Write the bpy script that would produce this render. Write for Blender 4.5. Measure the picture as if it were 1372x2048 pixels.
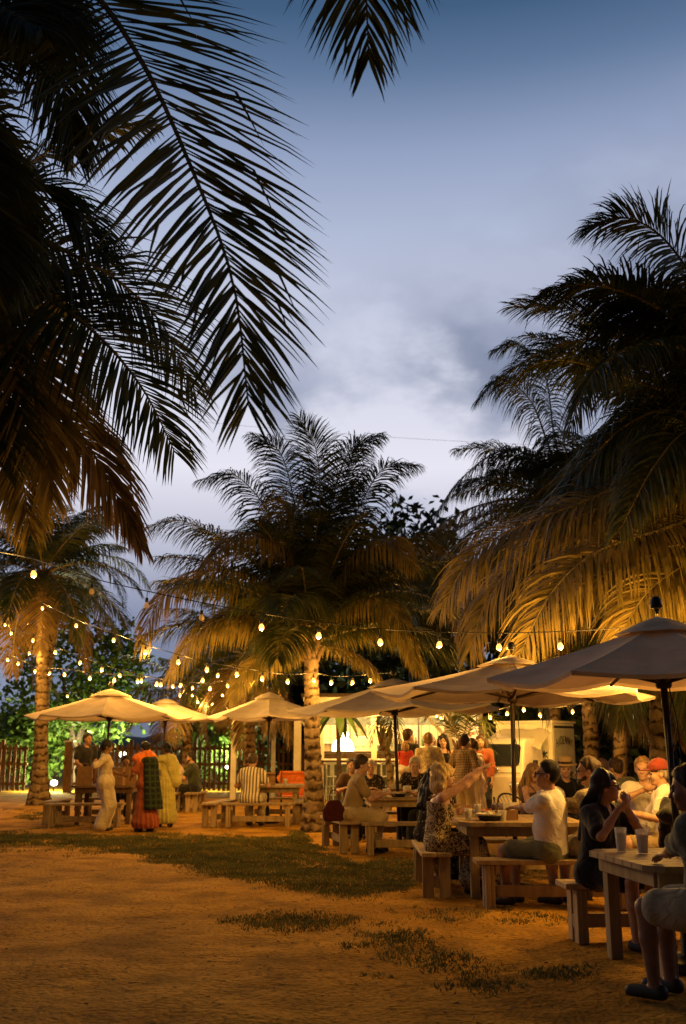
import bpy, bmesh, math, random
import numpy as np
from mathutils import Vector, Matrix

for o in list(bpy.data.objects):
    bpy.data.objects.remove(o)
scene = bpy.context.scene
COL = scene.collection
R = math.radians
random.seed(7)

# ------------------------------------------------------------------ camera
CAM_H, PITCH, FPX, CX, CY = 1.51, R(13.2), 2000.0, 686.0, 1024.0
cd = bpy.data.cameras.new('camera')
cam = bpy.data.objects.new('camera', cd)
COL.objects.link(cam)
cam.location = (0, 0, CAM_H)
cam.rotation_euler = (R(90) + PITCH, 0, 0)
cd.sensor_fit = 'VERTICAL'
cd.sensor_height = 36.0
cd.lens = 36.0 * FPX / 2048.0
cd.clip_start, cd.clip_end = 0.05, 3000
cd.dof.use_dof = True
cd.dof.focus_distance = 9.5
cd.dof.aperture_fstop = 2.4
scene.camera = cam

# ------------------------------------------------------------------ sky (dusk) and exposure
scene.view_settings.view_transform = 'Standard'
scene.view_settings.look = 'None'
scene.view_settings.exposure = 0.0
scene.view_settings.gamma = 1.0
scene.render.engine = 'CYCLES'
scene.cycles.use_denoising = True
scene.cycles.max_bounces = 6
scene.cycles.diffuse_bounces = 2
scene.cycles.glossy_bounces = 3
scene.cycles.transmission_bounces = 5
scene.cycles.transparent_max_bounces = 12
scene.cycles.caustics_reflective = False
scene.cycles.caustics_refractive = False
scene.cycles.sample_clamp_indirect = 4.0

world = bpy.data.worlds.new('World')
scene.world = world
world.use_nodes = True
wn, wl = world.node_tree.nodes, world.node_tree.links
wn.clear()


def nd(nodes, typ, **kw):
    n = nodes.new(typ)
    for k, v in kw.items():
        setattr(n, k, v)
    return n


def wmath(op, a, b=None, c=None, clamp=False):
    n = nd(wn, 'ShaderNodeMath', operation=op, use_clamp=clamp)
    for i, v in enumerate((a, b, c)):
        if v is None:
            continue
        if isinstance(v, (int, float)):
            n.inputs[i].default_value = v
        else:
            wl.new(v, n.inputs[i])
    return n.outputs[0]


def wmix(fac, a, b):
    n = nd(wn, 'ShaderNodeMix', data_type='RGBA')
    for i, v in ((0, fac), (6, a), (7, b)):
        if isinstance(v, (tuple, list)):
            n.inputs[i].default_value = (*v, 1)
        elif isinstance(v, (int, float)):
            n.inputs[i].default_value = v
        else:
            wl.new(v, n.inputs[i])
    return n.outputs[2]


tc = nd(wn, 'ShaderNodeTexCoord')
sep = nd(wn, 'ShaderNodeSeparateXYZ')
wl.new(tc.outputs['Generated'], sep.inputs[0])
X, Y, Z = sep.outputs
ramp = nd(wn, 'ShaderNodeValToRGB')
stops = [(0.0, (.12, .14, .20)), (.12, (.19, .22, .33)), (.27, (.66, .65, .74)), (.36, (.54, .56, .67)), (.42, (.46, .49, .615)), (.48, (.36, .41, .55)),
         (.54, (.25, .305, .455)), (.60, (.10, .16, .275)), (.64, (.045, .095, .185)), (.72, (.022, .05, .10)), (1.0, (.010, .025, .05))]
ramp.color_ramp.elements[0].position = stops[0][0]
ramp.color_ramp.elements[1].position = stops[-1][0]
for p, c in stops[1:-1]:
    ramp.color_ramp.elements.new(p)
for e, (p, c) in zip(ramp.color_ramp.elements, stops):
    e.position = p
    e.color = (*c, 1)
wl.new(Z, ramp.inputs[0])
# cloud bank low in the west, thinning upwards
nz = nd(wn, 'ShaderNodeTexNoise')
nz.inputs['Scale'].default_value = 6.5
nz.inputs['Detail'].default_value = 12
nz.inputs['Roughness'].default_value = .56
mp = nd(wn, 'ShaderNodeMapping')
mp.inputs['Location'].default_value = (1.45, .2, .62)
mp.inputs['Scale'].default_value = (.62, .62, 1.15)
wl.new(tc.outputs['Generated'], mp.inputs[0])
wl.new(mp.outputs[0], nz.inputs[0])
line = wmath('ADD', wmath('MULTIPLY', X, .34), .435)
dd = wmath('SUBTRACT', line, Z)                       # positive below the edge of the bank
edge = nd(wn, 'ShaderNodeMapRange')
edge.inputs[1].default_value, edge.inputs[2].default_value = -.05, .08
wl.new(dd, edge.inputs[0])
cn = nd(wn, 'ShaderNodeMapRange')
cn.interpolation_type = 'SMOOTHSTEP'
cn.inputs[1].default_value, cn.inputs[2].default_value = .455, .63
cover = nz.outputs[0]
for dvec, amp, c_in, c_out in (((.15, .88, .45), .115, .998, .980), ((.01, .928, .368), .10, .998, .982), ((-.105, .955, .275), .11, .998, .984), ((.30, .81, .50), .07, .998, .988),
                               ((-.178, .948, .262), -.26, .9985, .992), ((.045, .94, .335), -.12, .9985, .993), ((-.03, .90, .43), -.07, .998, .985)):
    vd = nd(wn, 'ShaderNodeVectorMath', operation='DOT_PRODUCT')
    ln_ = math.sqrt(sum(q * q for q in dvec))
    vd.inputs[1].default_value = tuple(q / ln_ for q in dvec)
    wl.new(tc.outputs['Generated'], vd.inputs[0])
    mr_ = nd(wn, 'ShaderNodeMapRange', interpolation_type='SMOOTHSTEP')
    mr_.inputs[1].default_value, mr_.inputs[2].default_value = c_out, c_in
    mr_.inputs[3].default_value, mr_.inputs[4].default_value = 0, amp
    wl.new(vd.outputs['Value'], mr_.inputs[0])
    cover = wmath('ADD', cover, mr_.outputs[0])
wl.new(cover, cn.inputs[0])
cloud = wmath('MULTIPLY', edge.outputs[0], cn.outputs[0])
nz2 = nd(wn, 'ShaderNodeTexNoise')
nz2.inputs['Scale'].default_value = 13
nz2.inputs['Detail'].default_value = 6
wl.new(mp.outputs[0], nz2.inputs[0])
cs = nd(wn, 'ShaderNodeMapRange')
cs.inputs[1].default_value, cs.inputs[2].default_value = .35, .68
wl.new(nz2.outputs[0], cs.inputs[0])
ccol = wmix(cs.outputs[0], (.14, .175, .27), (.35, .385, .51))
col = wmix(wmath('MULTIPLY', cloud, .88), ramp.outputs[0], ccol)
# the sky away from the sunset is darker
west = nd(wn, 'ShaderNodeMapRange')
west.interpolation_type = 'SMOOTHSTEP'
west.inputs[1].default_value, west.inputs[2].default_value = -.6, .85
west.inputs[3].default_value, west.inputs[4].default_value = .06, 1.0
wl.new(Y, west.inputs[0])
vm = nd(wn, 'ShaderNodeVectorMath', operation='SCALE')
wl.new(col, vm.inputs[0])
wl.new(west.outputs[0], vm.inputs['Scale'])
bg = nd(wn, 'ShaderNodeBackground')
bg.inputs[1].default_value = 1.22
wl.new(vm.outputs[0], bg.inputs[0])
wo = nd(wn, 'ShaderNodeOutputWorld')
wl.new(bg.outputs[0], wo.inputs[0])


# ------------------------------------------------------------------ layout helpers
def ray(px, py):
    u, v = (px - CX) / FPX, (CY - py) / FPX
    return Vector((u, math.cos(PITCH) - v * math.sin(PITCH), math.sin(PITCH) + v * math.cos(PITCH)))


def PX(px, py, d):
    r = ray(px, py)
    return Vector((0, 0, CAM_H)) + r * (d / r.y)


def G(px, py, z=0.0):
    r = ray(px, py)
    return Vector((0, 0, CAM_H)) + r * ((z - CAM_H) / r.z)


def to_px(V):
    V = np.asarray(V, float)
    x, y, z = V[..., 0], V[..., 1], V[..., 2] - CAM_H
    c, s = math.cos(PITCH), math.sin(PITCH)
    dep = y * c + z * s
    up = -y * s + z * c
    return CX + FPX * x / dep, CY - FPX * up / dep


def ground_z(x, y):
    return (0.010 * np.sin(x * 1.3 + .4 * y) * np.cos(y * .9 - .3 * x) + 0.007 * np.sin(x * 3.1 - y * 2.3 + 1)
            + .005 * np.sin(5.3 * x + 1.7) * np.sin(4.7 * y + .5))


# ------------------------------------------------------------------ mesh helpers
def link(o, parent=None):
    COL.objects.link(o)
    if parent is not None:
        o.parent = parent
    return o


def tag(o, label=None, cat=None, group=None, kind=None):
    if label:
        o['label'] = label
    if cat:
        o['category'] = cat
    if group:
        o['group'] = group
    if kind:
        o['kind'] = kind
    return o


def empty(name, loc=(0, 0, 0), rz=0.0, label=None, cat=None, group=None):
    o = bpy.data.objects.new(name, None)
    o.location = loc
    o.rotation_euler = (0, 0, rz)
    o.empty_display_size = .1
    link(o)
    return tag(o, label, cat, group)


def mesh_data(name, V, F, smooth=False, mats=(), fmat=None):
    me = bpy.data.meshes.new(name)
    V = np.asarray(V, np.float32)
    if isinstance(F, np.ndarray):
        nf, k = F.shape
        me.vertices.add(len(V))
        me.vertices.foreach_set('co', V.ravel())
        me.loops.add(nf * k)
        me.loops.foreach_set('vertex_index', F.astype(np.int32).ravel())
        me.polygons.add(nf)
        me.polygons.foreach_set('loop_start', np.arange(0, nf * k, k, dtype=np.int32))
        me.update(calc_edges=True)
    else:
        me.from_pydata([tuple(map(float, v)) for v in V], [], F)
    for m in mats:
        me.materials.append(m)
    if fmat is not None:
        me.polygons.foreach_set('material_index', np.asarray(fmat, np.int32))
    me.polygons.foreach_set('use_smooth', np.full(len(me.polygons), smooth, bool))
    me.update()
    return me


def obj(name, V, F, m, parent=None, smooth=False, loc=(0, 0, 0), rot=(0, 0, 0), fmat=None):
    mats = m if isinstance(m, (list, tuple)) else [m]
    o = bpy.data.objects.new(name, mesh_data(name, V, F, smooth, mats, fmat))
    o.location = loc
    o.rotation_euler = rot
    return link(o, parent)


def obj_me(name, me, parent=None, loc=(0, 0, 0), rot=(0, 0, 0), scale=None):
    o = bpy.data.objects.new(name, me)
    o.location = loc
    o.rotation_euler = rot
    if scale is not None:
        o.scale = scale
    return link(o, parent)


_BOX = {}


def box_me(size, m, bev=.004):
    key = (round(size[0], 4), round(size[1], 4), round(size[2], 4), m.name, bev)
    if key not in _BOX:
        bm = bmesh.new()
        bmesh.ops.create_cube(bm, size=1.0)
        for v in bm.verts:
            v.co = Vector((v.co.x * size[0], v.co.y * size[1], v.co.z * size[2]))
        if bev > 0:
            bmesh.ops.bevel(bm, geom=list(bm.edges), offset=min(bev, min(size) * .3), segments=1, affect='EDGES')
        me = bpy.data.meshes.new('board')
        bm.to_mesh(me)
        bm.free()
        me.materials.append(m)
        _BOX[key] = me
    return _BOX[key]


def box(name, size, loc, m, parent=None, rot=(0, 0, 0), bev=.004):
    return obj_me(name, box_me(size, m, bev), parent, loc, rot)


def lathe(profile, n=16, cap=True):
    """profile: list of (r, z); returns V, F around z."""
    V, F = [], []
    for r, z in profile:
        for i in range(n):
            a = 2 * math.pi * i / n
            V.append((r * math.cos(a), r * math.sin(a), z))
    for j in range(len(profile) - 1):
        for i in range(n):
            k = (i + 1) % n
            F.append((j * n + i, j * n + k, (j + 1) * n + k, (j + 1) * n + i))
    if cap:
        F.append(tuple(range(n))[::-1])
        F.append(tuple((len(profile) - 1) * n + i for i in range(n)))
    return V, F


def frames(P):
    P = np.asarray(P, float)
    T = np.gradient(P, axis=0)
    T /= np.linalg.norm(T, axis=1, keepdims=True) + 1e-9
    up = np.array((0, 0, 1.0))
    S = np.cross(T, up)
    bad = np.linalg.norm(S, axis=1) < .05
    S[bad] = np.cross(T[bad], np.array((0, 1.0, 0)))
    for i in range(1, len(S)):
        if np.dot(S[i], S[i - 1]) < 0:
            S[i] = -S[i]
    S /= np.linalg.norm(S, axis=1, keepdims=True) + 1e-9
    U = np.cross(S, T)
    return P, T, S, U


def tube(P, rad, n=8, cap=True):
    P, T, S, U = frames(P)
    rad = np.broadcast_to(np.asarray(rad, float), (len(P),))
    V, F = [], []
    for i in range(len(P)):
        for k in range(n):
            a = 2 * math.pi * k / n
            V.append(P[i] + rad[i] * (math.cos(a) * S[i] + math.sin(a) * U[i]))
    for j in range(len(P) - 1):
        for i in range(n):
            k = (i + 1) % n
            F.append((j * n + i, j * n + k, (j + 1) * n + k, (j + 1) * n + i))
    if cap:
        F.append(tuple(range(n))[::-1])
        F.append(tuple((len(P) - 1) * n + i for i in range(n)))
    return V, F


def spline(pts, n):
    """Catmull-Rom through pts."""
    P = np.array([tuple(p) for p in pts], float)
    P = np.vstack([2 * P[0] - P[1], P, 2 * P[-1] - P[-2]])
    m = len(P) - 3
    out = []
    for t in np.linspace(0, m - 1e-6, n):
        i = int(t)
        f = t - i
        a, b, c, d = P[i], P[i + 1], P[i + 2], P[i + 3]
        out.append(.5 * ((2 * b) + (c - a) * f + (2 * a - 5 * b + 4 * c - d) * f * f + (3 * b - a - 3 * c + d) * f ** 3))
    return np.array(out)


def join(parts):
    V, F, o = [], [], 0
    for v, f in parts:
        V += [tuple(x) for x in v]
        F += [tuple(i + o for i in q) for q in f]
        o += len(v)
    return V, F


def boxvf(size, loc, rz=0.0):
    c, s = math.cos(rz), math.sin(rz)
    V = []
    for sx in (-.5, .5):
        for sy in (-.5, .5):
            for sz in (-.5, .5):
                x, y, z = sx * size[0], sy * size[1], sz * size[2]
                V.append((loc[0] + c * x - s * y, loc[1] + s * x + c * y, loc[2] + z))
    F = [(0, 1, 3, 2), (4, 6, 7, 5), (0, 4, 5, 1), (2, 3, 7, 6), (0, 2, 6, 4), (1, 5, 7, 3)]
    return V, F


# ------------------------------------------------------------------ materials
def newmat(name):
    m = bpy.data.materials.new(name)
    m.use_nodes = True
    nt = m.node_tree
    b = nt.nodes['Principled BSDF']
    return m, nt, b


def noise_col(nt, c1, c2, scale=8.0, detail=5, stretch=None, lo=.35, hi=.65, coord='Object'):
    t = nt.nodes.new('ShaderNodeTexCoord')
    mpn = nt.nodes.new('ShaderNodeMapping')
    if stretch:
        mpn.inputs['Scale'].default_value = stretch
    n = nt.nodes.new('ShaderNodeTexNoise')
    n.inputs['Scale'].default_value = scale
    n.inputs['Detail'].default_value = detail
    nt.links.new(t.outputs[coord], mpn.inputs[0])
    nt.links.new(mpn.outputs[0], n.inputs[0])
    r = nt.nodes.new('ShaderNodeValToRGB')
    r.color_ramp.elements[0].position, r.color_ramp.elements[1].position = lo, hi
    r.color_ramp.elements[0].color, r.color_ramp.elements[1].color = (*c1, 1), (*c2, 1)
    nt.links.new(n.outputs[0], r.inputs[0])
    return r.outputs[0], n.outputs[0], mpn.outputs[0]


def add_bump(nt, b, h, strength=.3, dist=.01):
    bp = nt.nodes.new('ShaderNodeBump')
    bp.inputs['Strength'].default_value = strength
    bp.inputs['Distance'].default_value = dist
    nt.links.new(h, bp.inputs['Height'])
    nt.links.new(bp.outputs[0], b.inputs['Normal'])


def plain(name, c, rough=.6, var=.25, scale=9.0, bump=.15, metal=0.0, spec=.4, rnd=0.0, stretch=None, sheen=0.0):
    m, nt, b = newmat(name)
    c1 = tuple(x * (1 - var) for x in c)
    c2 = tuple(min(1, x * (1 + var)) for x in c)
    colr, n, _ = noise_col(nt, c1, c2, scale, 6, stretch, .3, .7)
    if rnd > 0:
        oi = nt.nodes.new('ShaderNodeObjectInfo')
        mr = nt.nodes.new('ShaderNodeMapRange')
        mr.inputs[3].default_value, mr.inputs[4].default_value = 1 - rnd, 1 + rnd
        nt.links.new(oi.outputs['Random'], mr.inputs[0])
        vmn = nt.nodes.new('ShaderNodeVectorMath')
        vmn.operation = 'SCALE'
        nt.links.new(colr, vmn.inputs[0])
        nt.links.new(mr.outputs[0], vmn.inputs['Scale'])
        colr = vmn.outputs[0]
    nt.links.new(colr, b.inputs['Base Color'])
    b.inputs['Roughness'].default_value = rough
    b.inputs['Metallic'].default_value = metal
    b.inputs['Specular IOR Level'].default_value = spec
    if sheen:
        b.inputs['Sheen Weight'].default_value = sheen
    if bump:
        add_bump(nt, b, n, bump)
    return m


def wood(name, c, var=.35, rough=.75, rnd=.2):
    return plain(name, c, rough, var, 14.0, .35, 0, .25, rnd, (1.0, 1.0, .18))


def leaf_mat(name, c1, c2, trans=.25, rough=.45, scale=3.0):
    m, nt, b = newmat(name)
    colr, n, _ = noise_col(nt, c1, c2, scale, 4)
    nt.links.new(colr, b.inputs['Base Color'])
    b.inputs['Roughness'].default_value = rough
    b.inputs['Specular IOR Level'].default_value = .35
    tr = nt.nodes.new('ShaderNodeBsdfTranslucent')
    nt.links.new(colr, tr.inputs[0])
    mx = nt.nodes.new('ShaderNodeMixShader')
    mx.inputs[0].default_value = trans
    out = nt.nodes['Material Output']
    nt.links.new(b.outputs[0], mx.inputs[1])
    nt.links.new(tr.outputs[0], mx.inputs[2])
    nt.links.new(mx.outputs[0], out.inputs[0])
    return m


def emit(name, c, s):
    m, nt, b = newmat(name)
    b.inputs['Base Color'].default_value = (.8, .7, .5, 1)
    b.inputs['Emission Color'].default_value = (*c, 1)
    b.inputs['Emission Strength'].default_value = s
    return m


def glassy(name, c=(1, 1, 1), rough=.05, alpha=.35):
    m, nt, b = newmat(name)
    b.inputs['Base Color'].default_value = (*c, 1)
    b.inputs['Roughness'].default_value = rough
    b.inputs['Alpha'].default_value = alpha
    b.inputs['Specular IOR Level'].default_value = .8
    return m


WARM = (1.0, .50, .09)
M = {}
M['bulb'] = emit('lit_bulb', (1.0, .40, .075), 2.8)
M['bulb_far'] = M['bulb']
M['bulb_off'] = glassy('unlit_bulb', (.9, .7, .4), .05, .45)
M['black'] = plain('black_plastic', (.012, .012, .012), .5, .3)
M['pole'] = wood('dark_stained_pole', (.035, .020, .010), .3, .5, .1)
M['wood'] = wood('weathered_timber', (.36, .26, .135), .30)
M['wood_dk'] = wood('brown_stained_timber', (.16, .095, .05), .35)
M['fence'] = wood('fence_timber', (.15, .078, .040), .4, .8, .35)
M['white'] = plain('white_painted_timber', (.74, .70, .60), .55, .08, 6, .1, rnd=.06)
M['canvas'] = plain('beige_canvas', (.46, .40, .33), .9, .10, 5, .08, sheen=.2)
M['canvas_dk'] = plain('taupe_canvas', (.37, .33, .28), .9, .10, 5, .08, sheen=.2)
M['chrome'] = plain('chrome', (.6, .58, .55), .2, .1, 5, 0, 1.0)
M['leaf'] = leaf_mat('palm_leaf', (.022, .036, .008), (.080, .084, .017), .24)
M['leaf_dry'] = leaf_mat('palm_leaf_dry', (.12, .075, .022), (.20, .125, .04), .2)
M['leaf_lit'] = leaf_mat('palm_leaf_bulb_lit', (.16, .125, .025), (.38, .27, .065), .25)  # palm leaf copy with the golden bulb light put into its colour
M['rachis'] = plain('palm_rachis', (.20, .15, .05), .5, .3)
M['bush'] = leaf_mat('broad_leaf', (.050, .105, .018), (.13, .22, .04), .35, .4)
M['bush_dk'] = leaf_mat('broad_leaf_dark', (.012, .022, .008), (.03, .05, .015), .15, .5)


def canvas(name, c):
    m, nt, b = newmat(name)
    colr, n, _ = noise_col(nt, tuple(x * .88 for x in c), tuple(x * 1.1 for x in c), 4, 5)
    nt.links.new(colr, b.inputs['Base Color'])
    b.inputs['Roughness'].default_value = .9
    b.inputs['Specular IOR Level'].default_value = .15
    nf = nt.nodes.new('ShaderNodeTexNoise')
    nf.inputs['Scale'].default_value = 3.5
    nf.inputs['Detail'].default_value = 6
    add_bump(nt, b, nf.outputs[0], .5, .05)
    tr = nt.nodes.new('ShaderNodeBsdfTranslucent')
    nt.links.new(colr, tr.inputs[0])
    mx = nt.nodes.new('ShaderNodeMixShader')
    mx.inputs[0].default_value = .16
    nt.links.new(b.outputs[0], mx.inputs[1])
    nt.links.new(tr.outputs[0], mx.inputs[2])
    nt.links.new(mx.outputs[0], nt.nodes['Material Output'].inputs[0])
    return m


M['canvas'] = canvas('beige_canvas_cloth', (.54, .42, .29))
M['canvas_near'] = canvas('warm_lit_canvas_cloth', (.84, .63, .41))  # near parasol only: warm light on its top put into a paler base colour
M['canvas_dk'] = canvas('taupe_canvas_cloth', (.68, .575, .455))


def trunk_mat():
    m, nt, b = newmat('palm_bark')
    colr, n, co = noise_col(nt, (.10, .066, .036), (.31, .22, .13), 7, 7, (1, 1, .5), .3, .7)
    w = nt.nodes.new('ShaderNodeTexWave')
    w.wave_type = 'BANDS'
    w.bands_direction = 'Z'
    w.inputs['Scale'].default_value = 1.7
    w.inputs['Distortion'].default_value = 6.0
    w.inputs['Detail'].default_value = 4
    w.inputs['Detail Scale'].default_value = 3.2
    t = nt.nodes.new('ShaderNodeTexCoord')
    nt.links.new(t.outputs['Object'], w.inputs[0])
    r = nt.nodes.new('ShaderNodeValToRGB')
    r.color_ramp.elements[0].position, r.color_ramp.elements[1].position = .0, .36
    r.color_ramp.elements[0].color = (.17, .15, .13, 1)
    n5 = nt.nodes.new('ShaderNodeTexNoise')
    n5.inputs['Scale'].default_value = 11
    n5.inputs['Detail'].default_value = 6
    nt.links.new(t.outputs['Object'], n5.inputs[0])
    brk = nt.nodes.new('ShaderNodeMath')
    brk.operation = 'MULTIPLY_ADD'
    brk.inputs[1].default_value = 1.3
    nt.links.new(n5.outputs[0], brk.inputs[0])
    sb = nt.nodes.new('ShaderNodeMath')
    sb.operation = 'SUBTRACT'
    sb.inputs[1].default_value = .62
    nt.links.new(w.outputs[0], sb.inputs[0])
    nt.links.new(sb.outputs[0], brk.inputs[2])
    nt.links.new(brk.outputs[0], r.inputs[0])
    mx = nt.nodes.new('ShaderNodeMix')
    mx.data_type = 'RGBA'
    mx.blend_type = 'MULTIPLY'
    mx.inputs[0].default_value = 1
    nt.links.new(colr, mx.inputs[6])
    nt.links.new(r.outputs[0], mx.inputs[7])
    nt.links.new(mx.outputs[2], b.inputs['Base Color'])
    b.inputs['Roughness'].default_value = .9
    b.inputs['Specular IOR Level'].default_value = .1
    ad = nt.nodes.new('ShaderNodeMath')
    ad.operation = 'ADD'
    nt.links.new(n, ad.inputs[0])
    nt.links.new(w.outputs[0], ad.inputs[1])
    add_bump(nt, b, ad.outputs[0], .55, .025)
    return m


M['bark'] = trunk_mat()
M['tree_bark'] = plain('tree_bark', (.09, .065, .045), .9, .4, 12, .6)


# ------------------------------------------------------------------ ground: trodden sand, one sheet to the horizon
def sand_mat():
    m, nt, b = newmat('trodden_sand')
    c1, n1, _ = noise_col(nt, (.41, .205, .022), (.58, .305, .034), .55, 8, None, .3, .7)
    c2, n2, co = noise_col(nt, (.42, .40, .36), (1, 1, 1), 1.5, 12, None, .36, .56)
    mx = nt.nodes.new('ShaderNodeMix')
    mx.data_type = 'RGBA'
    mx.blend_type = 'MULTIPLY'
    mx.inputs[0].default_value = .75
    nt.links.new(c1, mx.inputs[6])
    nt.links.new(c2, mx.inputs[7])
    c3, n3, co3 = noise_col(nt, (.30, .28, .22), (1, 1, 1), 26, 8, None, .34, .50)
    mx2 = nt.nodes.new('ShaderNodeMix')
    mx2.data_type = 'RGBA'
    mx2.blend_type = 'MULTIPLY'
    mx2.inputs[0].default_value = .6
    nt.links.new(mx.outputs[2], mx2.inputs[6])
    nt.links.new(c3, mx2.inputs[7])
    nt.links.new(mx2.outputs[2], b.inputs['Base Color'])
    b.inputs['Roughness'].default_value = .95
    b.inputs['Specular IOR Level'].default_value = .1
    ad = nt.nodes.new('ShaderNodeMath')
    ad.operation = 'MULTIPLY_ADD'
    ad.inputs[1].default_value = .35
    nt.links.new(n3, ad.inputs[0])
    nt.links.new(n2, ad.inputs[2])
    vo = nt.nodes.new('ShaderNodeTexNoise')
    vo.inputs['Scale'].default_value = 2.1
    vo.inputs['Detail'].default_value = 4
    vo.inputs['Distortion'].default_value = 1.2
    tcn = nt.nodes.new('ShaderNodeTexCoord')
    nt.links.new(tcn.outputs['Object'], vo.inputs[0])
    ad2 = nt.nodes.new('ShaderNodeMath')
    ad2.operation = 'MULTIPLY_ADD'
    ad2.inputs[1].default_value = .7
    nt.links.new(vo.outputs[0], ad2.inputs[0])
    nt.links.new(ad.outputs[0], ad2.inputs[2])
    add_bump(nt, b, ad2.outputs[0], 1.0, .085)
    return m


M['sand'] = sand_mat()


def build_ground():
    xs = np.concatenate([[-900, -300, -120, -60], np.linspace(-32, 32, 300), [60, 120, 300, 900]])
    ys = np.concatenate([[-300, -80, -20], np.linspace(-6, 24, 220), np.linspace(24.6, 48, 50), [60, 90, 150, 300, 800, 1500]])
    gx, gy = np.meshgrid(xs, ys)
    fade = np.clip(1 - (np.hypot(gx, gy - 15) - 26) / 12, 0, 1)
    rng = np.random.default_rng(3)
    gz = ground_z(gx, gy) * fade
    V = np.stack([gx, gy, gz], -1).reshape(-1, 3)
    nx, ny = len(xs), len(ys)
    i = (np.arange(ny - 1)[:, None] * nx + np.arange(nx - 1)[None]).reshape(-1)
    F = np.stack([i, i + 1, i + nx + 1, i + nx], -1)
    o = obj('ground', V, F, M['sand'], None, True)
    tag(o, 'trodden golden sand floor of the beach garden', None, None, 'structure')


build_ground()


def vnoise(x, y, s, seed):
    rng = np.random.default_rng(seed)
    ph = rng.uniform(0, 6.28, 12)
    k = rng.normal(0, 1, (12, 2)) * s
    return sum(np.sin(k[i, 0] * x + k[i, 1] * y + ph[i]) for i in range(12)) / 3.5


# turf: thin grass that grows in patches on the sand (photo pixels give the outline of each patch on the ground)
def build_grass():
    rng = np.random.default_rng(11)
    n = 1500000
    # sample the ground near the camera; density kept constant on the ground
    x = rng.uniform(-9, 7, n)
    y = 5.6 + (27 - 5.6) * rng.uniform(0, 1, n)
    px, py = to_px(np.stack([x, y, np.zeros(n)], -1))
    nz1 = vnoise(x, y, 2.0, 1) * .6 + vnoise(x, y, 6, 2) * .45 + vnoise(x, y, 17, 5) * .35

    def ell(cx, cy, rx, ry, tilt=0.0):
        u = (px - cx) / rx
        w = (py - cy - tilt * (px - cx)) / ry
        return 1 - np.sqrt(u * u + w * w)
    low = np.interp(px, [-200, 10, 250, 350, 450, 570, 640, 720, 800, 860, 1000, 1150, 1400],
                    [1705, 1706, 1713, 1738, 1762, 1778, 1797, 1805, 1792, 1766, 1762, 1740, 1730])
    top = np.interp(px, [-200, 10, 100, 250, 420, 560, 600, 640, 720, 760, 900, 1400],
                    [1640, 1664, 1667, 1667, 1668, 1668, 1655, 1690, 1722, 1712, 1720, 1700])
    band = np.minimum((py - top) / 11, (low - py) / 20)
    d = np.clip(band, -1, 1.2)
    for e in (ell(610, 1843, 175, 19), ell(860, 1838, 210, 22, -.02), ell(800, 1880, 110, 22), ell(880, 1922, 120, 34, .10),
              ell(960, 1968, 90, 22, .05), ell(1130, 1945, 90, 16), ell(60, 1632, 70, 14), ell(1030, 1842, 110, 18), ell(740, 1952, 60, 10),
              ell(120, 1655, 60, 9)):
        d = np.maximum(d, e * 1.1 - .28)
    dens = d * .95 + nz1 * .50 + .10
    keep = (rng.uniform(0, 1, n) < np.clip(dens * .9, 0, 1) ** 1.3) & (py < 2100) & (px > -150) & (px < 1500)
    x, y = x[keep], y[keep]
    m = len(x)
    z = ground_z(x, y)
    h = rng.uniform(.010, .034, m)
    a = rng.uniform(0, 2 * np.pi, m)
    w = rng.uniform(.0035, .008, m)
    lx, ly = rng.normal(0, .6, m) * h, rng.normal(0, .6, m) * h
    c, s = np.cos(a) * w, np.sin(a) * w
    V = np.empty((m, 3, 3), np.float32)
    V[:, 0] = np.stack([x - c, y - s, z - .004], -1)
    V[:, 1] = np.stack([x + c, y + s, z - .004], -1)
    V[:, 2] = np.stack([x + lx, y + ly, z + h], -1)
    F = np.arange(m * 3).reshape(m, 3)
    o = obj('grass', V.reshape(-1, 3), F, leaf_mat('turf_blades', (.065, .078, .015), (.15, .150, .034), .2, .7, 2.0))
    tag(o, 'short patchy turf growing across the trodden sand', 'grass', None, 'stuff')
    # bits of dead leaf and twig on the sand
    k = 5200
    x = rng.uniform(-6, 4.5, k)
    y = rng.uniform(6, 20, k)
    z = ground_z(x, y) + .004
    V = np.empty((k, 4, 3), np.float32)
    a = rng.uniform(0, 6.28, k)
    l, w = rng.uniform(.006, .034, k), rng.uniform(.003, .011, k)
    for q, (sl, sw) in enumerate(((-1, -.6), (1, -.3), (.8, .7), (-.7, 1))):
        V[:, q] = np.stack([x + np.cos(a) * l * sl - np.sin(a) * w * sw, y + np.sin(a) * l * sl + np.cos(a) * w * sw,
                            z + rng.uniform(0, .008, k)], -1)
    o = obj('leaf_litter', V.reshape(-1, 3), np.arange(4 * k).reshape(k, 4), plain('dead_leaf_bits', (.09, .05, .02), .9, .4))
    tag(o, 'scattered bits of dead leaf lying on the sand', 'leaf litter', None, 'stuff')


build_grass()


def build_hill():
    n = 60
    xs = np.linspace(-420, 260, n)
    V, F = [], []
    for i, x in enumerate(xs):
        hh = 18 + 7 * math.sin(x * .021 + 1.0) + 3.5 * math.sin(x * .061) + 1.5 * math.sin(x * .17)
        for (dy, f) in ((-60, 0), (-30, .55), (0, 1), (60, .2)):
            V.append((x, 620 + dy, hh * f * (1 + .06 * math.sin(x * .3 + dy))))
    for i in range(n - 1):
        for j in range(3):
            a = i * 4 + j
            F.append((a, a + 4, a + 5, a + 1))
    o = obj('hill', V, F, plain('wooded_hill', (.020, .032, .035), .95, .4, .05, 0), None, True)
    tag(o, 'dark wooded hill far across the bay', None, None, 'structure')


build_hill()


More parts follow.
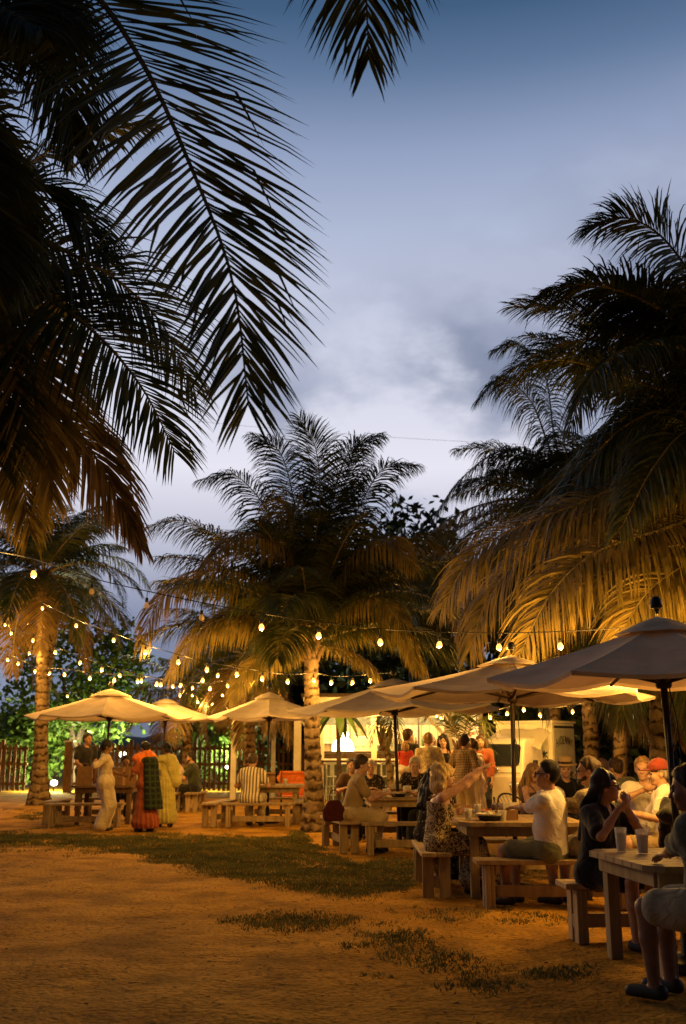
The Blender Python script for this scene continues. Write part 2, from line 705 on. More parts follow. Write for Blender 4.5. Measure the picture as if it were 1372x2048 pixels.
# ------------------------------------------------------------------ palms
def frond_geo(P, L, n=70, droop=.8, seed=0, wid=.028, up=None, fold=False, lift=.1, start=.10, dens_gap=.04, seg=4, ang=(68, 22)):
    """Leaflets along the rachis polyline P (numpy, k x 3) plus the rachis itself. Returns V, F(quads), material ids."""
    rng = np.random.default_rng(seed)
    P = np.asarray(P, float)
    k = len(P)
    T = np.gradient(P, axis=0)
    T /= np.linalg.norm(T, axis=1, keepdims=True)
    upv = np.array((0, 0, 1.0)) if up is None else np.array(up, float)
    S = np.cross(T, upv)
    # keep the side vector steady where the rachis is steep
    S /= np.maximum(np.linalg.norm(S, axis=1, keepdims=True), .02)
    for i in range(1, k):
        if np.dot(S[i], S[i - 1]) < 0:
            S[i] = -S[i]
        S[i] = .75 * S[i - 1] + .25 * S[i]
        S[i] -= T[i] * np.dot(S[i], T[i])
        S[i] /= np.linalg.norm(S[i])
    U = np.cross(S, T)
    t = np.linspace(start, 1.0, n) + rng.normal(0, .0025, n)
    t = np.clip(t, 0, 1)
    t = np.concatenate([t, t + .004])
    side = np.concatenate([np.ones(n), -np.ones(n)])
    keep = rng.uniform(0, 1, 2 * n) > dens_gap
    t, side = t[keep], side[keep]
    m = len(t)
    f = np.clip(t, 0, 1) * (k - 1)
    i0 = np.minimum(f.astype(int), k - 2)
    fr = (f - i0)[:, None]

    def lerp(A):
        return A[i0] * (1 - fr) + A[i0 + 1] * fr
    B, Tt, St, Ut = lerp(P), lerp(T), lerp(S), lerp(U)
    tt = np.clip((t - start) / (1 - start), 0, 1)
    prof = np.interp(tt, [0, .12, .35, .65, .88, 1], [.55, .85, 1, .86, .52, .30])
    ln = L * prof * rng.uniform(.86, 1.1, m)
    a = np.radians(np.interp(tt, [0, 1], ang)) + rng.normal(0, .06, m)
    D = np.cos(a)[:, None] * Tt + (np.sin(a) * side)[:, None] * St + (lift + rng.normal(0, .10, m))[:, None] * Ut
    D /= np.linalg.norm(D, axis=1, keepdims=True)
    dr = droop * rng.uniform(.75, 1.25, m)
    kink = rng.uniform(0, 1, m) < .06
    ws = np.interp(np.linspace(0, 1, seg + 1), [0, .2, .55, .85, 1], [.45, 1, .9, .42, .03])
    pts = [B]
    dirs = []
    cur = B.copy()
    for q in range(seg):
        s = (q + .5) / seg
        Dq = D.copy()
        Dq[:, 2] -= dr * (.35 * s + 1.35 * s * s)
        Dq[kink, 2] -= (s > .5) * 1.6
        Dq += rng.normal(0, .035, (m, 3)) * (q > 0)
        Dq /= np.linalg.norm(Dq, axis=1, keepdims=True)
        cur = cur + Dq * (ln / seg)[:, None]
        pts.append(cur.copy())
        dirs.append(Dq)
    dirs.append(dirs[-1])
    tw = rng.normal(0, .35, m)
    V = []
    ncr = 3 if fold else 2
    wl_ = wid * rng.uniform(.75, 1.2, m) * np.interp(tt, [0, .3, 1], [.8, 1, .6])
    for q in range(seg + 1):
        N = Ut * np.cos(tw)[:, None] + St * np.sin(tw)[:, None] * side[:, None]
        W = np.cross(dirs[q], N)
        W /= np.linalg.norm(W, axis=1, keepdims=True) + 1e-9
        w = (wl_ * ws[q])[:, None]
        if fold:
            Nn = np.cross(W, dirs[q])
            V += [pts[q] - W * w - Nn * w * .5, pts[q] + Nn * w * .25, pts[q] + W * w - Nn * w * .5]
        else:
            V += [pts[q] - W * w, pts[q] + W * w]
    V = np.stack(V, 1)                         # m x (seg+1)*ncr x 3
    per = V.shape[1]
    quads = []
    for q in range(seg):
        for c in range(ncr - 1):
            quads.append((q * ncr + c, q * ncr + c + 1, (q + 1) * ncr + c + 1, (q + 1) * ncr + c))
    quads = np.array(quads)
    F = (np.arange(m)[:, None, None] * per + quads[None]).reshape(-1, 4)
    V = V.reshape(-1, 3)
    # rachis
    r = np.interp(np.linspace(0, 1, k), [0, .08, .4, 1], [.045, .030, .017, .004]) * (L / .95)
    tv, tf = tube(P, r, 5, False)
    tf = np.array(tf)
    nV = len(V)
    V = np.vstack([V, np.array(tv)])
    fm = np.concatenate([np.zeros(len(F), int), np.ones(len(tf), int)])
    F = np.vstack([F, tf + nV])
    return V, F, fm


def frond(parent, P, L, leaf='leaf', label=None, **kw):
    V, F, fm = frond_geo(P, L, **kw)
    org = np.array(parent.location)
    o = obj('frond', V - org, F, [M[leaf], M['rachis']], parent, False, fmat=fm)
    if label:
        o['label'] = label
    return o


def arc(c, az, e0, length, bend, k=16, sway=0.0, pw=1.25):
    """Rachis from crown c: azimuth az (deg, 0 = +x), start elevation e0, bends down by bend degrees over its length."""
    P = [np.array(c, float)]
    ds = length / (k - 1)
    for i in range(k - 1):
        s = (i + .5) / (k - 1)
        e = R(e0 - bend * s ** pw)
        a = R(az + sway * s)
        P.append(P[-1] + ds * np.array((math.cos(e) * math.cos(a), math.cos(e) * math.sin(a), math.sin(e))))
    return np.array(P)


def trunk(parent, base, top, r0, r1, bow=.15, seed=0, n=14, ring=.13, flare=1.6):
    rng = np.random.default_rng(seed)
    base, top = np.array(base, float), np.array(top, float)
    ln = np.linalg.norm(top - base)
    k = max(8, int(ln / ring)) * 2
    V, F = [], []
    side = np.array((math.cos(seed), math.sin(seed), 0)) * bow
    st_ = np.cumsum(np.concatenate([[0], rng.uniform(.45, 1.6, k)]))
    st_ /= st_[-1]
    for i in range(k + 1):
        s = st_[i]
        p = base * (1 - s) + top * s + side * math.sin(math.pi * s) * (1 - .3 * s)
        r = r0 + (r1 - r0) * s ** .8
        r *= 1 + (flare - 1) * math.exp(-s * ln / .45)
        r *= (1.038 if i % 2 == 0 else .975) + rng.normal(0, .012)
        tilt = rng.normal(0, .02, 2)
        for j in range(n):
            a = 2 * math.pi * j / n
            rr = r * (1 + .03 * math.sin(3 * a + i * .7) + rng.normal(0, .012))
            V.append(p + np.array((rr * math.cos(a), rr * math.sin(a), tilt[0] * math.cos(a) + tilt[1] * math.sin(a))))
    for i in range(k):
        for j in range(n):
            q = (j + 1) % n
            F.append((i * n + j, i * n + q, (i + 1) * n + q, (i + 1) * n + j))
    V = np.array(V) - np.array(parent.location)
    return obj('trunk', V, np.array(F), M['bark'], parent, True)


def boots(parent, c, r, seed=0, n=9):
    """Fibrous old leaf bases under the crown."""
    rng = np.random.default_rng(seed)
    parts = []
    for i in range(n):
        a = 2.4 * i + rng.normal(0, .2)
        d = np.array((math.cos(a), math.sin(a), 0))
        b = np.array(c) + d * r * .6 + np.array((0, 0, -.35 + .3 * i / n))
        ln = rng.uniform(.22, .42)
        P = [b, b + d * .07 + np.array((0, 0, .12)), b + d * .17 + np.array((0, 0, ln))]
        parts.append(tube(spline(P, 5), [.07, .065, .05, .035, .02], 6))
    V, F = join(parts)
    V = np.array(V) - np.array(parent.location)
    obj('leaf_bases', V, F, plain('leaf_base_fibre', (.16, .10, .05), .9, .4, 14, .6), parent, True)['kind'] = 'stuff'


def palm(label, base, crown, r0=.17, r1=.12, nf=20, length=3.4, L=.9, seed=0, nl=85, e_lo=-25, e_hi=80, bend=(55, 95), group='coconut palms',
         skip=None, seg=4, wid=.026, bow=.15, droop=.8, flare=1.6, az0=0, dry=2, build_trunk=True):
    rng = np.random.default_rng(seed)
    root = empty('coconut_palm', base, 0, label, 'palm tree', group)
    if build_trunk:
        trunk(root, base, crown, r0, r1, bow, seed, flare=flare)
        boots(root, crown, r1, seed)
    for i in range(nf):
        s = i / max(1, nf - 1)
        az = az0 + i * 137.5 + rng.normal(0, 8)
        if skip and skip(az % 360, s):
            continue
        e0 = e_hi + (e_lo - e_hi) * s + rng.normal(0, 5)
        ln = length * rng.uniform(.85, 1.08) * (1 - .18 * (s < .12))
        bd = bend[0] + (bend[1] - bend[0]) * rng.uniform(0, 1) * (.55 + .45 * s)
        P = arc(crown, az, e0, ln, bd, 14, rng.normal(0, 14))
        frond(root, P, L * rng.uniform(.95, 1.15), 'leaf_dry' if i >= nf - dry else 'leaf', n=int(nl * 1.35), droop=droop * rng.uniform(.9, 1.9), seed=seed * 100 + i, wid=wid * .72,
              seg=seg, lift=rng.uniform(0, .3), start=.16, ang=(80, 28))
    return root


def pxs(lst):
    return [PX(*p) for p in lst]


def pfrond(root, lst, L, k=22, **kw):
    """frond whose rachis runs through the given points (x pixel, y pixel, distance)"""
    return frond(root, spline(pxs(lst), k), L, **kw)


# near palm standing just outside the frame on the left: its crown hangs over the scene
c1 = PX(-110, 150, 6.3)
p1 = empty('coconut_palm', (c1.x - .5, c1.y + .1, 0), 0, 'tall coconut palm whose near dark fronds hang over the sand at the upper left', 'palm tree')
trunk(p1, p1.location, c1, .19, .13, .2, 3)
NEAR = dict(n=150, fold=True, wid=.0185, seg=5, start=.03)
pfrond(p1, [(-110, 150, 6.3), (40, -90, 6.2), (175, -25, 6.0), (285, 125, 5.8), (385, 340, 5.6), (465, 560, 5.45), (497, 810, 5.4)], 1.15, droop=.22, seed=1, ang=(86, 30), up=(.25, -.75, .6), lift=.02, **NEAR)
pfrond(p1, [(-110, 150, 6.3), (-20, -40, 6.6), (60, 0, 6.7), (120, 150, 6.8), (150, 300, 6.9)], 1.0, droop=.7, seed=2, up=(.2, -.7, .7), **NEAR)
pfrond(p1, [(-110, 150, 6.3), (-60, 60, 6.0), (0, 20, 5.7), (80, 60, 5.4)], 1.1, droop=1.0, seed=6, up=(.2, -.6, .7), **NEAR)
pfrond(p1, [(-110, 150, 6.3), (-80, 300, 6.3), (-40, 430, 6.3), (-10, 560, 6.3)], .9, droop=.6, seed=3, up=(.3, -.8, .5), **NEAR)
for i, (az, e0, ln, bd) in enumerate(((170, 30, 3.2, 80), (215, 20, 3.4, 80), (250, 40, 3.0, 90), (130, 50, 3.2, 80), (100, 10, 3, 60))):
    frond(p1, arc(c1, az, e0, ln, bd), .85, n=60, droop=.8, seed=20 + i)

# second palm behind it, on the left edge, softer fronds reaching right
c1b = PX(-60, 470, 9.6)
p1b = empty('coconut_palm', (c1b.x - .6, c1b.y + .4, 0), 0, 'coconut palm at the left edge with fronds reaching right below the near dark ones', 'palm tree')
trunk(p1b, p1b.location, c1b, .18, .12, .2, 4)
MID = dict(n=135, wid=.019, start=.05, seg=5, up=(.15, -.75, .6))
pfrond(p1b, [(-60, 470, 9.6), (50, 470, 9.7), (150, 512, 9.9), (240, 565, 10.1), (325, 650, 10.3), (390, 780, 10.5)], 1.3, droop=.55, seed=31, ang=(86, 30), **MID)
pfrond(p1b, [(-60, 470, 9.6), (40, 560, 9.5), (135, 622, 9.4), (215, 690, 9.4), (290, 785, 9.4), (350, 905, 9.4)], 1.25, droop=.5, seed=32, ang=(86, 30), **MID)
pfrond(p1b, [(-60, 470, 9.6), (20, 370, 9.8), (90, 375, 10.0), (150, 425, 10.1), (215, 520, 10.2)], 1.1, droop=.6, seed=33, **MID)
pfrond(p1b, [(-60, 470, 9.6), (-30, 520, 9.5), (25, 600, 9.4), (62, 720, 9.4), (85, 850, 9.4), (106, 990, 9.4)], 1.15, leaf='leaf_lit', droop=.25, seed=4, ang=(66, 18), **MID)
pfrond(p1b, [(-60, 470, 9.6), (30, 660, 9.7), (110, 800, 9.8), (170, 880, 9.8), (225, 975, 9.8), (278, 1085, 9.8)], .95, leaf='leaf_dry', droop=.9, seed=34, ang=(58, 14), **MID)
pfrond(p1b, [(-60, 470, 9.6), (-20, 660, 9.6), (20, 820, 9.6), (40, 920, 9.6), (60, 1060, 9.6)], 1.0, leaf='leaf_lit', droop=.6, seed=35, **MID)
pfrond(p1b, [(-60, 470, 9.6), (-60, 640, 9.3), (-30, 800, 9.2), (0, 930, 9.2)], 1.0, droop=.5, seed=36, **MID)
for i, (az, e0, ln, bd) in enumerate(((170, 30, 3.2, 80), (230, 20, 3.2, 80), (290, 45, 2.8, 90), (120, 40, 3.2, 80), (80, 20, 2.6, 60), (20, 70, 2.6, 60))):
    frond(p1b, arc(c1b, az, e0, ln, bd), .8, n=55, droop=.8, seed=40 + i)

# palm behind the viewer: one frond tip hangs into the top of the frame
c0 = Vector((.35, 2.2, 6.9))
p0 = empty('coconut_palm', (.6, -1.6, 0), 0, 'coconut palm overhead with one dark frond tip hanging in from the top', 'palm tree')
trunk(p0, p0.location, c0, .18, .13, .3, 5)
tip = [c0, c0 + Vector((-.05, 1.1, .35)), c0 + Vector((-.1, 2.1, .2)), PX(733, -150, 5.1), PX(737, 115, 5.25)]
frond(p0, spline(tip, 22), .95, n=120, droop=.35, seed=51, fold=True, wid=.016, seg=5, ang=(78, 22), up=(0, -.9, .3), lift=0)
pfrond(p0, [(250, -420, 4.4), (275, -180, 4.6), (302, -70, 4.7)], .3, n=40, droop=.4, seed=52, wid=.012, up=(0, -.9, .3))
for i, az in enumerate((200, 260, 310, 0, 160)):
    frond(p0, arc(c0, az, 30, 3.0, 70), .8, n=50, droop=.8, seed=55 + i)

# centre palm with the low crown
b3 = G(630, 1662)
c3 = PX(622, 1288, b3.y)
p3 = palm('short coconut palm with a full crown and ringed trunk in the middle', b3, c3, .165, .13, 30, 3.5, 1.05, 61, 90,
          e_lo=16, e_hi=78, bend=(45, 75), bow=.05, flare=1.75, wid=.024, dry=0)
D3 = b3.y
C3 = (622, 1288, D3)
for i, (lst, L, dr) in enumerate((
        ([C3, (585, 1215, D3 - .5), (500, 1150, D3 - 1), (400, 1145, D3 - 1.4), (320, 1200, D3 - 1.7), (282, 1290, D3 - 1.8)], 1.0, 1.6),
        ([C3, (575, 1240, D3 + .2), (500, 1215, D3 + .3), (420, 1240, D3 + .4), (350, 1310, D3 + .5)], .9, 1.5),
        ([C3, (655, 1235, D3 - .4), (705, 1196, D3 - .8), (760, 1200, D3 - 1.1), (805, 1255, D3 - 1.3), (832, 1335, D3 - 1.4)], .75, 1.3),
        ([C3, (628, 1190, D3 - .3), (618, 1090, D3 - .7), (590, 1010, D3 - 1.1), (555, 1030, D3 - 1.4), (535, 1110, D3 - 1.5)], .8, 1.2),
        ([C3, (630, 1150, D3), (640, 1010, D3 + .1), (632, 900, D3 + .2), (600, 835, D3 + .3)], .8, .3),
        ([C3, (615, 1150, D3 + .1), (590, 1010, D3 + .3), (560, 905, D3 + .5), (505, 870, D3 + .6)], .85, .8),
        ([C3, (640, 1130, D3 + .2), (665, 1000, D3 + .3), (700, 900, D3 + .4), (760, 870, D3 + .5)], .85, .8),
        ([C3, (570, 1260, D3 - .3), (490, 1230, D3 - .6), (400, 1260, D3 - .9), (340, 1350, D3 - 1.0)], .9, 1.3),
        ([C3, (680, 1250, D3 + .2), (750, 1240, D3 + .3), (810, 1280, D3 + .4), (850, 1350, D3 + .5)], .8, 1.2),
        ([C3, (660, 1150, D3 + .2), (720, 1010, D3 + .3), (770, 935, D3 + .4), (835, 930, D3 + .5)], .8, .9),
        ([C3, (650, 1130, D3 + .3), (680, 1000, D3 + .6), (720, 890, D3 + .8)], .75, .5),
        ([C3, (590, 1150, D3 + .3), (540, 1030, D3 + .5), (470, 950, D3 + .6), (400, 960, D3 + .7)], .85, 1.0),
        ([C3, (560, 1180, D3 + .6), (460, 1090, D3 + 1.0), (350, 1040, D3 + 1.2), (250, 1080, D3 + 1.4)], .85, 1.0),
        ([C3, (690, 1200, D3 + .5), (770, 1120, D3 + 1), (850, 1080, D3 + 1.4), (920, 1120, D3 + 1.8)], .85, 1.1),
        ([C3, (600, 1170, D3 - .6), (560, 1090, D3 - 1.2), (480, 1070, D3 - 1.9), (410, 1130, D3 - 2.4)], .85, 1.3),
        ([C3, (665, 1190, D3 - .6), (715, 1100, D3 - 1.2), (780, 1080, D3 - 1.7), (830, 1140, D3 - 2.0)], .8, 1.3),
        ([C3, (560, 1300, D3 - .5), (500, 1330, D3 - .8), (460, 1400, D3 - 1.0)], .6, 1.2),
        ([C3, (690, 1300, D3 + .6), (740, 1330, D3 + .9), (770, 1390, D3 + 1)], .6, 1.2))):
    pfrond(p3, lst, L * 1.12, leaf='leaf_lit' if lst[-1][1] > 1085 else 'leaf', n=150, droop=dr * 1.35, ang=(80, 30), seed=70 + i, wid=.0155, up=(0, -.45, .85), start=.12)

# left ringed palm beside the first table
b2 = G(78, 1610)
palm('coconut palm with thick flared base beside the leftmost table', b2, PX(86, 1150, b2.y), .20, .15, 26, 3.2, .9, 81, 75, bow=.06, e_lo=-40, flare=1.9,
     wid=.028, dry=4)
# palms further back
palm('slim palm rising behind the striped shirt diner', G(497, 1605), PX(496, 1310, G(497, 1605).y), .17, .14, 20, 2.8, .9, 82, 65, bow=.05, e_lo=-45, wid=.028, dry=5)
palm('slim palm rising behind the picnic tables by the parked car', PX(376, 1590, 31) * 1.0, PX(372, 1385, 31), .17, .14, 16, 2.3, .7, 83, 40, bow=.05, wid=.028)
palm('distant palm whose dark crown shows behind the left palm', PX(76, 1560, 33), PX(130, 1120, 33), .19, .14, 18, 3.4, .9, 84, 42, bow=.3, wid=.03)
palm('distant palm at the left margin behind the light strings', PX(-60, 1560, 33), PX(-30, 1230, 33), .19, .14, 18, 3.4, .9, 91, 40, bow=.3, wid=.03)

# right-hand stand of palms
c6 = PX(1530, 1035, 12.6)
p6 = empty('coconut_palm', (c6.x + .4, c6.y + .5, 0), 0, 'coconut palm just outside the right edge whose golden fronds overhang the nearest parasols', 'palm tree')
trunk(p6, p6.location, c6, .2, .15, .1, 6)
C6 = (1530, 1035, 12.6)
for i, (lst, L, dr) in enumerate((
        ([C6, (1440, 1020, 12.4), (1320, 1060, 12.2), (1190, 1105, 12.1), (1100, 1190, 12.0), (1030, 1330, 11.95)], 1.05, .75),
        ([C6, (1400, 950, 12.7), (1280, 960, 12.8), (1150, 1010, 12.9), (1010, 1065, 13.0), (935, 1125, 13.0), (885, 1215, 13.1)], 1.0, .9),
        ([C6, (1430, 870, 12.9), (1340, 820, 13.0), (1240, 860, 13.2), (1150, 960, 13.4), (1100, 1040, 13.4)], 1.0, .9),
        ([C6, (1440, 900, 12.2), (1380, 860, 12.0), (1310, 930, 11.9), (1240, 1060, 11.8)], .95, .9),
        ([C6, (1430, 1080, 13.0), (1300, 1110, 13.2), (1180, 1170, 13.4), (1090, 1290, 13.5)], 1.0, .9),
        ([C6, (1450, 1100, 12.2), (1370, 1130, 12.0), (1290, 1190, 11.9), (1230, 1290, 11.8)], .95, .9),
        ([C6, (1430, 1120, 12.8), (1350, 1190, 12.9), (1300, 1300, 12.9)], .9, .9),
        ([C6, (1400, 980, 13.1), (1240, 1000, 13.4), (1080, 1080, 13.6), (980, 1190, 13.8), (940, 1300, 13.8)], 1.0, 1.0),
        ([C6, (1420, 760, 12.9), (1340, 660, 13.0), (1240, 640, 13.2), (1160, 730, 13.3)], .95, .8))):
    pfrond(p6, lst, L * 1.15, leaf='leaf' if i in (2, 3, 8) else 'leaf_lit', n=185, droop=dr * 1.3, ang=(84, 34), seed=110 + i, wid=.0165, up=(-.15, -.5, .8), start=.10, seg=5)
for i, (az, e0, ln, bd) in enumerate(((0, 30, 3.2, 80), (60, 50, 3.2, 80), (300, 30, 3.0, 90), (330, 60, 3.0, 80))):
    frond(p6, arc(c6, az, e0, ln, bd), .85, n=50, droop=.9, seed=120 + i)

C8 = (1440, 735, 13.2)
c8 = PX(*C8)
b8 = G(1338, 1690)
p8 = palm('tall leaning palm behind the nearest parasol, its black crown against the sky', (b8.x, 14.4, 0), c8, .19, .14, 19, 3.5, 1.05, 131, 95, wid=.024, e_lo=-15, dry=1,
          bow=.12)
for i, (lst, L, dr) in enumerate((
        ([C8, (1400, 590, 13.2), (1330, 480, 13.2), (1250, 435, 13.2), (1172, 455, 13.2)], .95, .55),
        ([C8, (1370, 660, 13), (1280, 590, 12.9), (1180, 565, 12.8), (1075, 600, 12.7)], .95, .6),
        ([C8, (1340, 700, 13.4), (1230, 650, 13.6), (1130, 615, 13.8), (1030, 612, 13.9)], .9, .5),
        ([C8, (1340, 780, 13.2), (1210, 740, 13.2), (1100, 720, 13.2), (1000, 770, 13.2)], .9, .9))):
    pfrond(p8, lst, L * 1.15, n=150, droop=dr, ang=(82, 30), seed=140 + i, wid=.017, start=.12, seg=5)

c7 = PX(1150, 1040, 22.3)
p7 = palm('ringed palm standing behind the little white van', (PX(1180, 1500, 23.4).x, 23.4, 0), c7, .18, .15, 32, 3.7, 1.1, 151, 95, wid=.024, e_lo=-40, bow=.08, dry=3)
C7 = (1150, 1040, 20.5)
for i, (lst, L, dr) in enumerate((
        ([C7, (1090, 930, 20.3), (1010, 900, 20.1), (930, 950, 19.9), (870, 1030, 19.8)], 1.0, 1.3),
        ([C7, (1100, 900, 20.3), (1060, 800, 20.2), (1000, 760, 20.1), (955, 800, 20)], .95, 1.0),
        ([C7, (1060, 1000, 20), (960, 1010, 19.5), (870, 1060, 19.2), (815, 1150, 19)], 1.0, 1.4),
        ([C7, (1110, 880, 20.6), (1090, 750, 20.8), (1040, 690, 20.9), (990, 700, 21)], .9, .8),
        ([C7, (1060, 1060, 19.6), (980, 1110, 19.2), (930, 1190, 19), (915, 1290, 19)], .95, 1.4))):
    lst = [(q[0], q[1], q[2] + 1.8) for q in lst]
    pfrond(p7, lst, L * 1.18, leaf='leaf_lit' if i in (2, 4) else 'leaf', n=150, droop=dr * 1.5, ang=(82, 32), seed=160 + i, wid=.016, start=.12)
palm('palm with dark trunk in the shade right of the white van', (PX(1232, 1500, 22).x, 22, 0), PX(1255, 1000, 22), .18, .14, 20, 3.4, 1.0, 171, 70, wid=.028, e_lo=-35)
palm('slender palm rising directly behind the van roof', (PX(1122, 1500, 25).x, 25, 0), PX(1110, 1215, 25), .16, .13, 16, 2.9, .95, 172, 65, wid=.028, e_lo=-45)
palm('far palm filling the gap between centre palm and right-hand palms', (PX(905, 1500, 33).x, 33, 0), PX(890, 1180, 33), .18, .14, 18, 3.2, 1.0, 173, 65, wid=.03, e_lo=-45)


# ------------------------------------------------------------------ broadleaf trees and shrubs
def broadleaf(label, base, h, rx, ry, rz, n, leafm, seed, size=(.09, .16), cat='tree', name='broadleaf_tree', group='trees behind the garden', zc=.62):
    rng = np.random.default_rng(seed)
    root = empty(name, base, 0, label, cat, group)
    parts = []
    for i in range(6):
        a = rng.uniform(0, 6.28)
        d = np.array((math.cos(a) * rx * .5, math.sin(a) * ry * .5, h * rng.uniform(.55, .9)))
        parts.append(tube(spline([(0, 0, -.05), (d[0] * .1, d[1] * .1, h * .3), d], 7), np.linspace(.10, .02, 7) * (h / 4), 6))
    V, F = join(parts)
    obj('trunk', V, F, M['tree_bark'], root, True)
    ncl = max(20, n // 60)
    u = rng.normal(0, 1, (ncl, 3))
    u /= np.linalg.norm(u, axis=1, keepdims=True)
    rad = rng.uniform(.35, 1.02, ncl)[:, None] ** .6
    cc = u * rad * np.array((rx, ry, rz)) + np.array((0, 0, h * zc))
    cc[:, 2] = np.maximum(cc[:, 2], .12)
    idx = rng.integers(0, ncl, n)
    pos = cc[idx] + rng.normal(0, 1, (n, 3)) * np.array((rx, ry, rz)) * .13
    pos[:, 2] = np.maximum(pos[:, 2], .05)
    nrm = rng.normal(0, 1, (n, 3)) + np.array((0, 0, .8))
    nrm /= np.linalg.norm(nrm, axis=1, keepdims=True)
    t = np.cross(nrm, rng.normal(0, 1, (n, 3)))
    t /= np.linalg.norm(t, axis=1, keepdims=True)
    b = np.cross(nrm, t)
    s = rng.uniform(*size, n)[:, None]
    V = np.stack([pos - t * s, pos - b * s * .62 + nrm * s * .12, pos + t * s, pos + b * s * .62 + nrm * s * .12], 1).reshape(-1, 3)
    F = np.arange(4 * n).reshape(n, 4)
    o = obj('crown', V, F, leafm, root)
    return root


x0 = PX(150, 1400, 38)
broadleaf('floodlit green sea grape tree behind the left palm trunk', (PX(150, 1500, 37.5).x, 37.5, 0), 6.0, 2.7, 1.6, 2.9, 5200, M['bush'], 201)
broadleaf('floodlit bush crowding the fence at the left margin', (PX(40, 1500, 38).x, 38, 0), 2.6, 1.7, 1.1, 1.4, 2600, M['bush'], 202, cat='bush', name='bush')
broadleaf('bright green bush above the fence by the parked car', (PX(432, 1500, 37.6).x, 37.6, 0), 2.7, 1.35, .9, 1.3, 2600, M['bush'], 203, cat='bush', name='bush')
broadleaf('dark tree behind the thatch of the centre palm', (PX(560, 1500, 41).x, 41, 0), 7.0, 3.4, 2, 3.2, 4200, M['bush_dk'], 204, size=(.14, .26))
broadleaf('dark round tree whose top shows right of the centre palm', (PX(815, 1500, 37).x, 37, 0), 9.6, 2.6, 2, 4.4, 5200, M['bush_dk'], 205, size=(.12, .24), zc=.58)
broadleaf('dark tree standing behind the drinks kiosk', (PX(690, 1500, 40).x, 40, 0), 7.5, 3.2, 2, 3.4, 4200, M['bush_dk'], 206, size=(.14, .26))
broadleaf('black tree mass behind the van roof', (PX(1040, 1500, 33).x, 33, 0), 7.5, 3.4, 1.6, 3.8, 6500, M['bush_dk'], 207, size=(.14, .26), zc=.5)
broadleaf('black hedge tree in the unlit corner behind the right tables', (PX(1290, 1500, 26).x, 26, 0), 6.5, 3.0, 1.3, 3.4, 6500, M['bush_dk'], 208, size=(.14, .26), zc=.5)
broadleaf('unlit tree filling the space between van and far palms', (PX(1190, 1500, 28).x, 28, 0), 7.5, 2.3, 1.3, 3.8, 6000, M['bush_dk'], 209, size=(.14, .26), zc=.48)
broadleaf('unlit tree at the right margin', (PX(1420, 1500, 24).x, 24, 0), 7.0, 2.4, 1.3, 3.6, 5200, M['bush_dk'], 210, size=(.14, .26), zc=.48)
broadleaf('dim tree behind the pergola posts', (PX(540, 1500, 38).x, 38, 0), 3.4, 1.6, 1.0, 1.7, 2600, M['bush_dk'], 211, size=(.1, .2), zc=.5)

palm('dark palm filling the right margin below the tall crown', (PX(1400, 1500, 17).x, 17, 0), PX(1365, 930, 17), .19, .14, 22, 3.6, 1.1, 181, 95, wid=.026, e_lo=-30)
palm('dark palm low behind the golden fronds on the right', (PX(1300, 1500, 15.5).x, 15.5, 0), PX(1290, 1130, 15.5), .18, .14, 26, 3.0, 1.0, 182, 90, wid=.024, e_lo=-40)


# ------------------------------------------------------------------ picket fence and what lies behind it
def picket_me(h, w=.09, t=.022):
    V = []
    for y in (-t / 2, t / 2):
        V += [(-w / 2, y, 0), (w / 2, y, 0), (w / 2, y, h - .06), (0, y, h), (-w / 2, y, h - .06)]
    F = [(0, 1, 2, 3, 4), (9, 8, 7, 6, 5)] + [(i, 5 + i, 5 + (i + 1) % 5, (i + 1) % 5) for i in range(5)]
    me = mesh_data('picket', V, F, False, [M['fence']])
    return me


PICK = [picket_me(1.56), picket_me(1.60), picket_me(1.53)]


def fence(label, x0, x1, y0, y1):
    n = int(math.hypot(x1 - x0, y1 - y0) / .165)
    a = math.atan2(y1 - y0, x1 - x0)
    ln = math.hypot(x1 - x0, y1 - y0)
    root = empty('picket_fence', (x0, y0, 0), a, label, 'fence')
    rng = random.Random(int(abs(x0) * 10))
    for i in range(n):
        obj_me('picket', PICK[rng.randrange(3)], root, ((i + .5) * ln / n + rng.uniform(-.008, .008), 0, .05), (0, rng.uniform(-.012, .012), 0))
    for z in (.28, .92, 1.44):
        box('rail', (ln, .04, .09), (ln / 2, .034, z), M['fence'], root)
    for i in range(int(ln / 2.2) + 1):
        p = box('post', (.12, .12, 1.74), (min(ln, i * 2.2), .118, .87), M['fence'], root)
    return root


def xat(px, d, py=1500):
    return PX(px, py, d).x


fence('brown picket fence at the left margin beyond the left palm', xat(-120, 35.5), xat(60, 35.5), 35.3, 35.3)
fence('long brown picket fence behind the left tables', xat(136, 35.5), xat(640, 35.5), 35.3, 35.3)
gp = empty('gate_post', (xat(139, 34.9), 34.9, 0), 0, 'dark gate post with pale lit cap at the fence opening', 'post')
box('shaft', (.26, .26, 1.66), (0, 0, .83), M['fence'], gp)
box('cap', (.34, .34, .05), (0, 0, 1.686), M['white'], gp)
box('cross_board', (.30, .03, .12), (0, -.146, 1.0), M['fence'], gp)

M['carpaint'] = plain('dark_car_paint', (.012, .013, .016), .25, .1, 4, 0, .3, .6)
M['tyre'] = plain('rubber', (.012, .012, .012), .85, .3, 20, .2)
M['carglass'] = plain('tinted_glass', (.02, .025, .03), .08, .1, 3, 0, 0, .8)


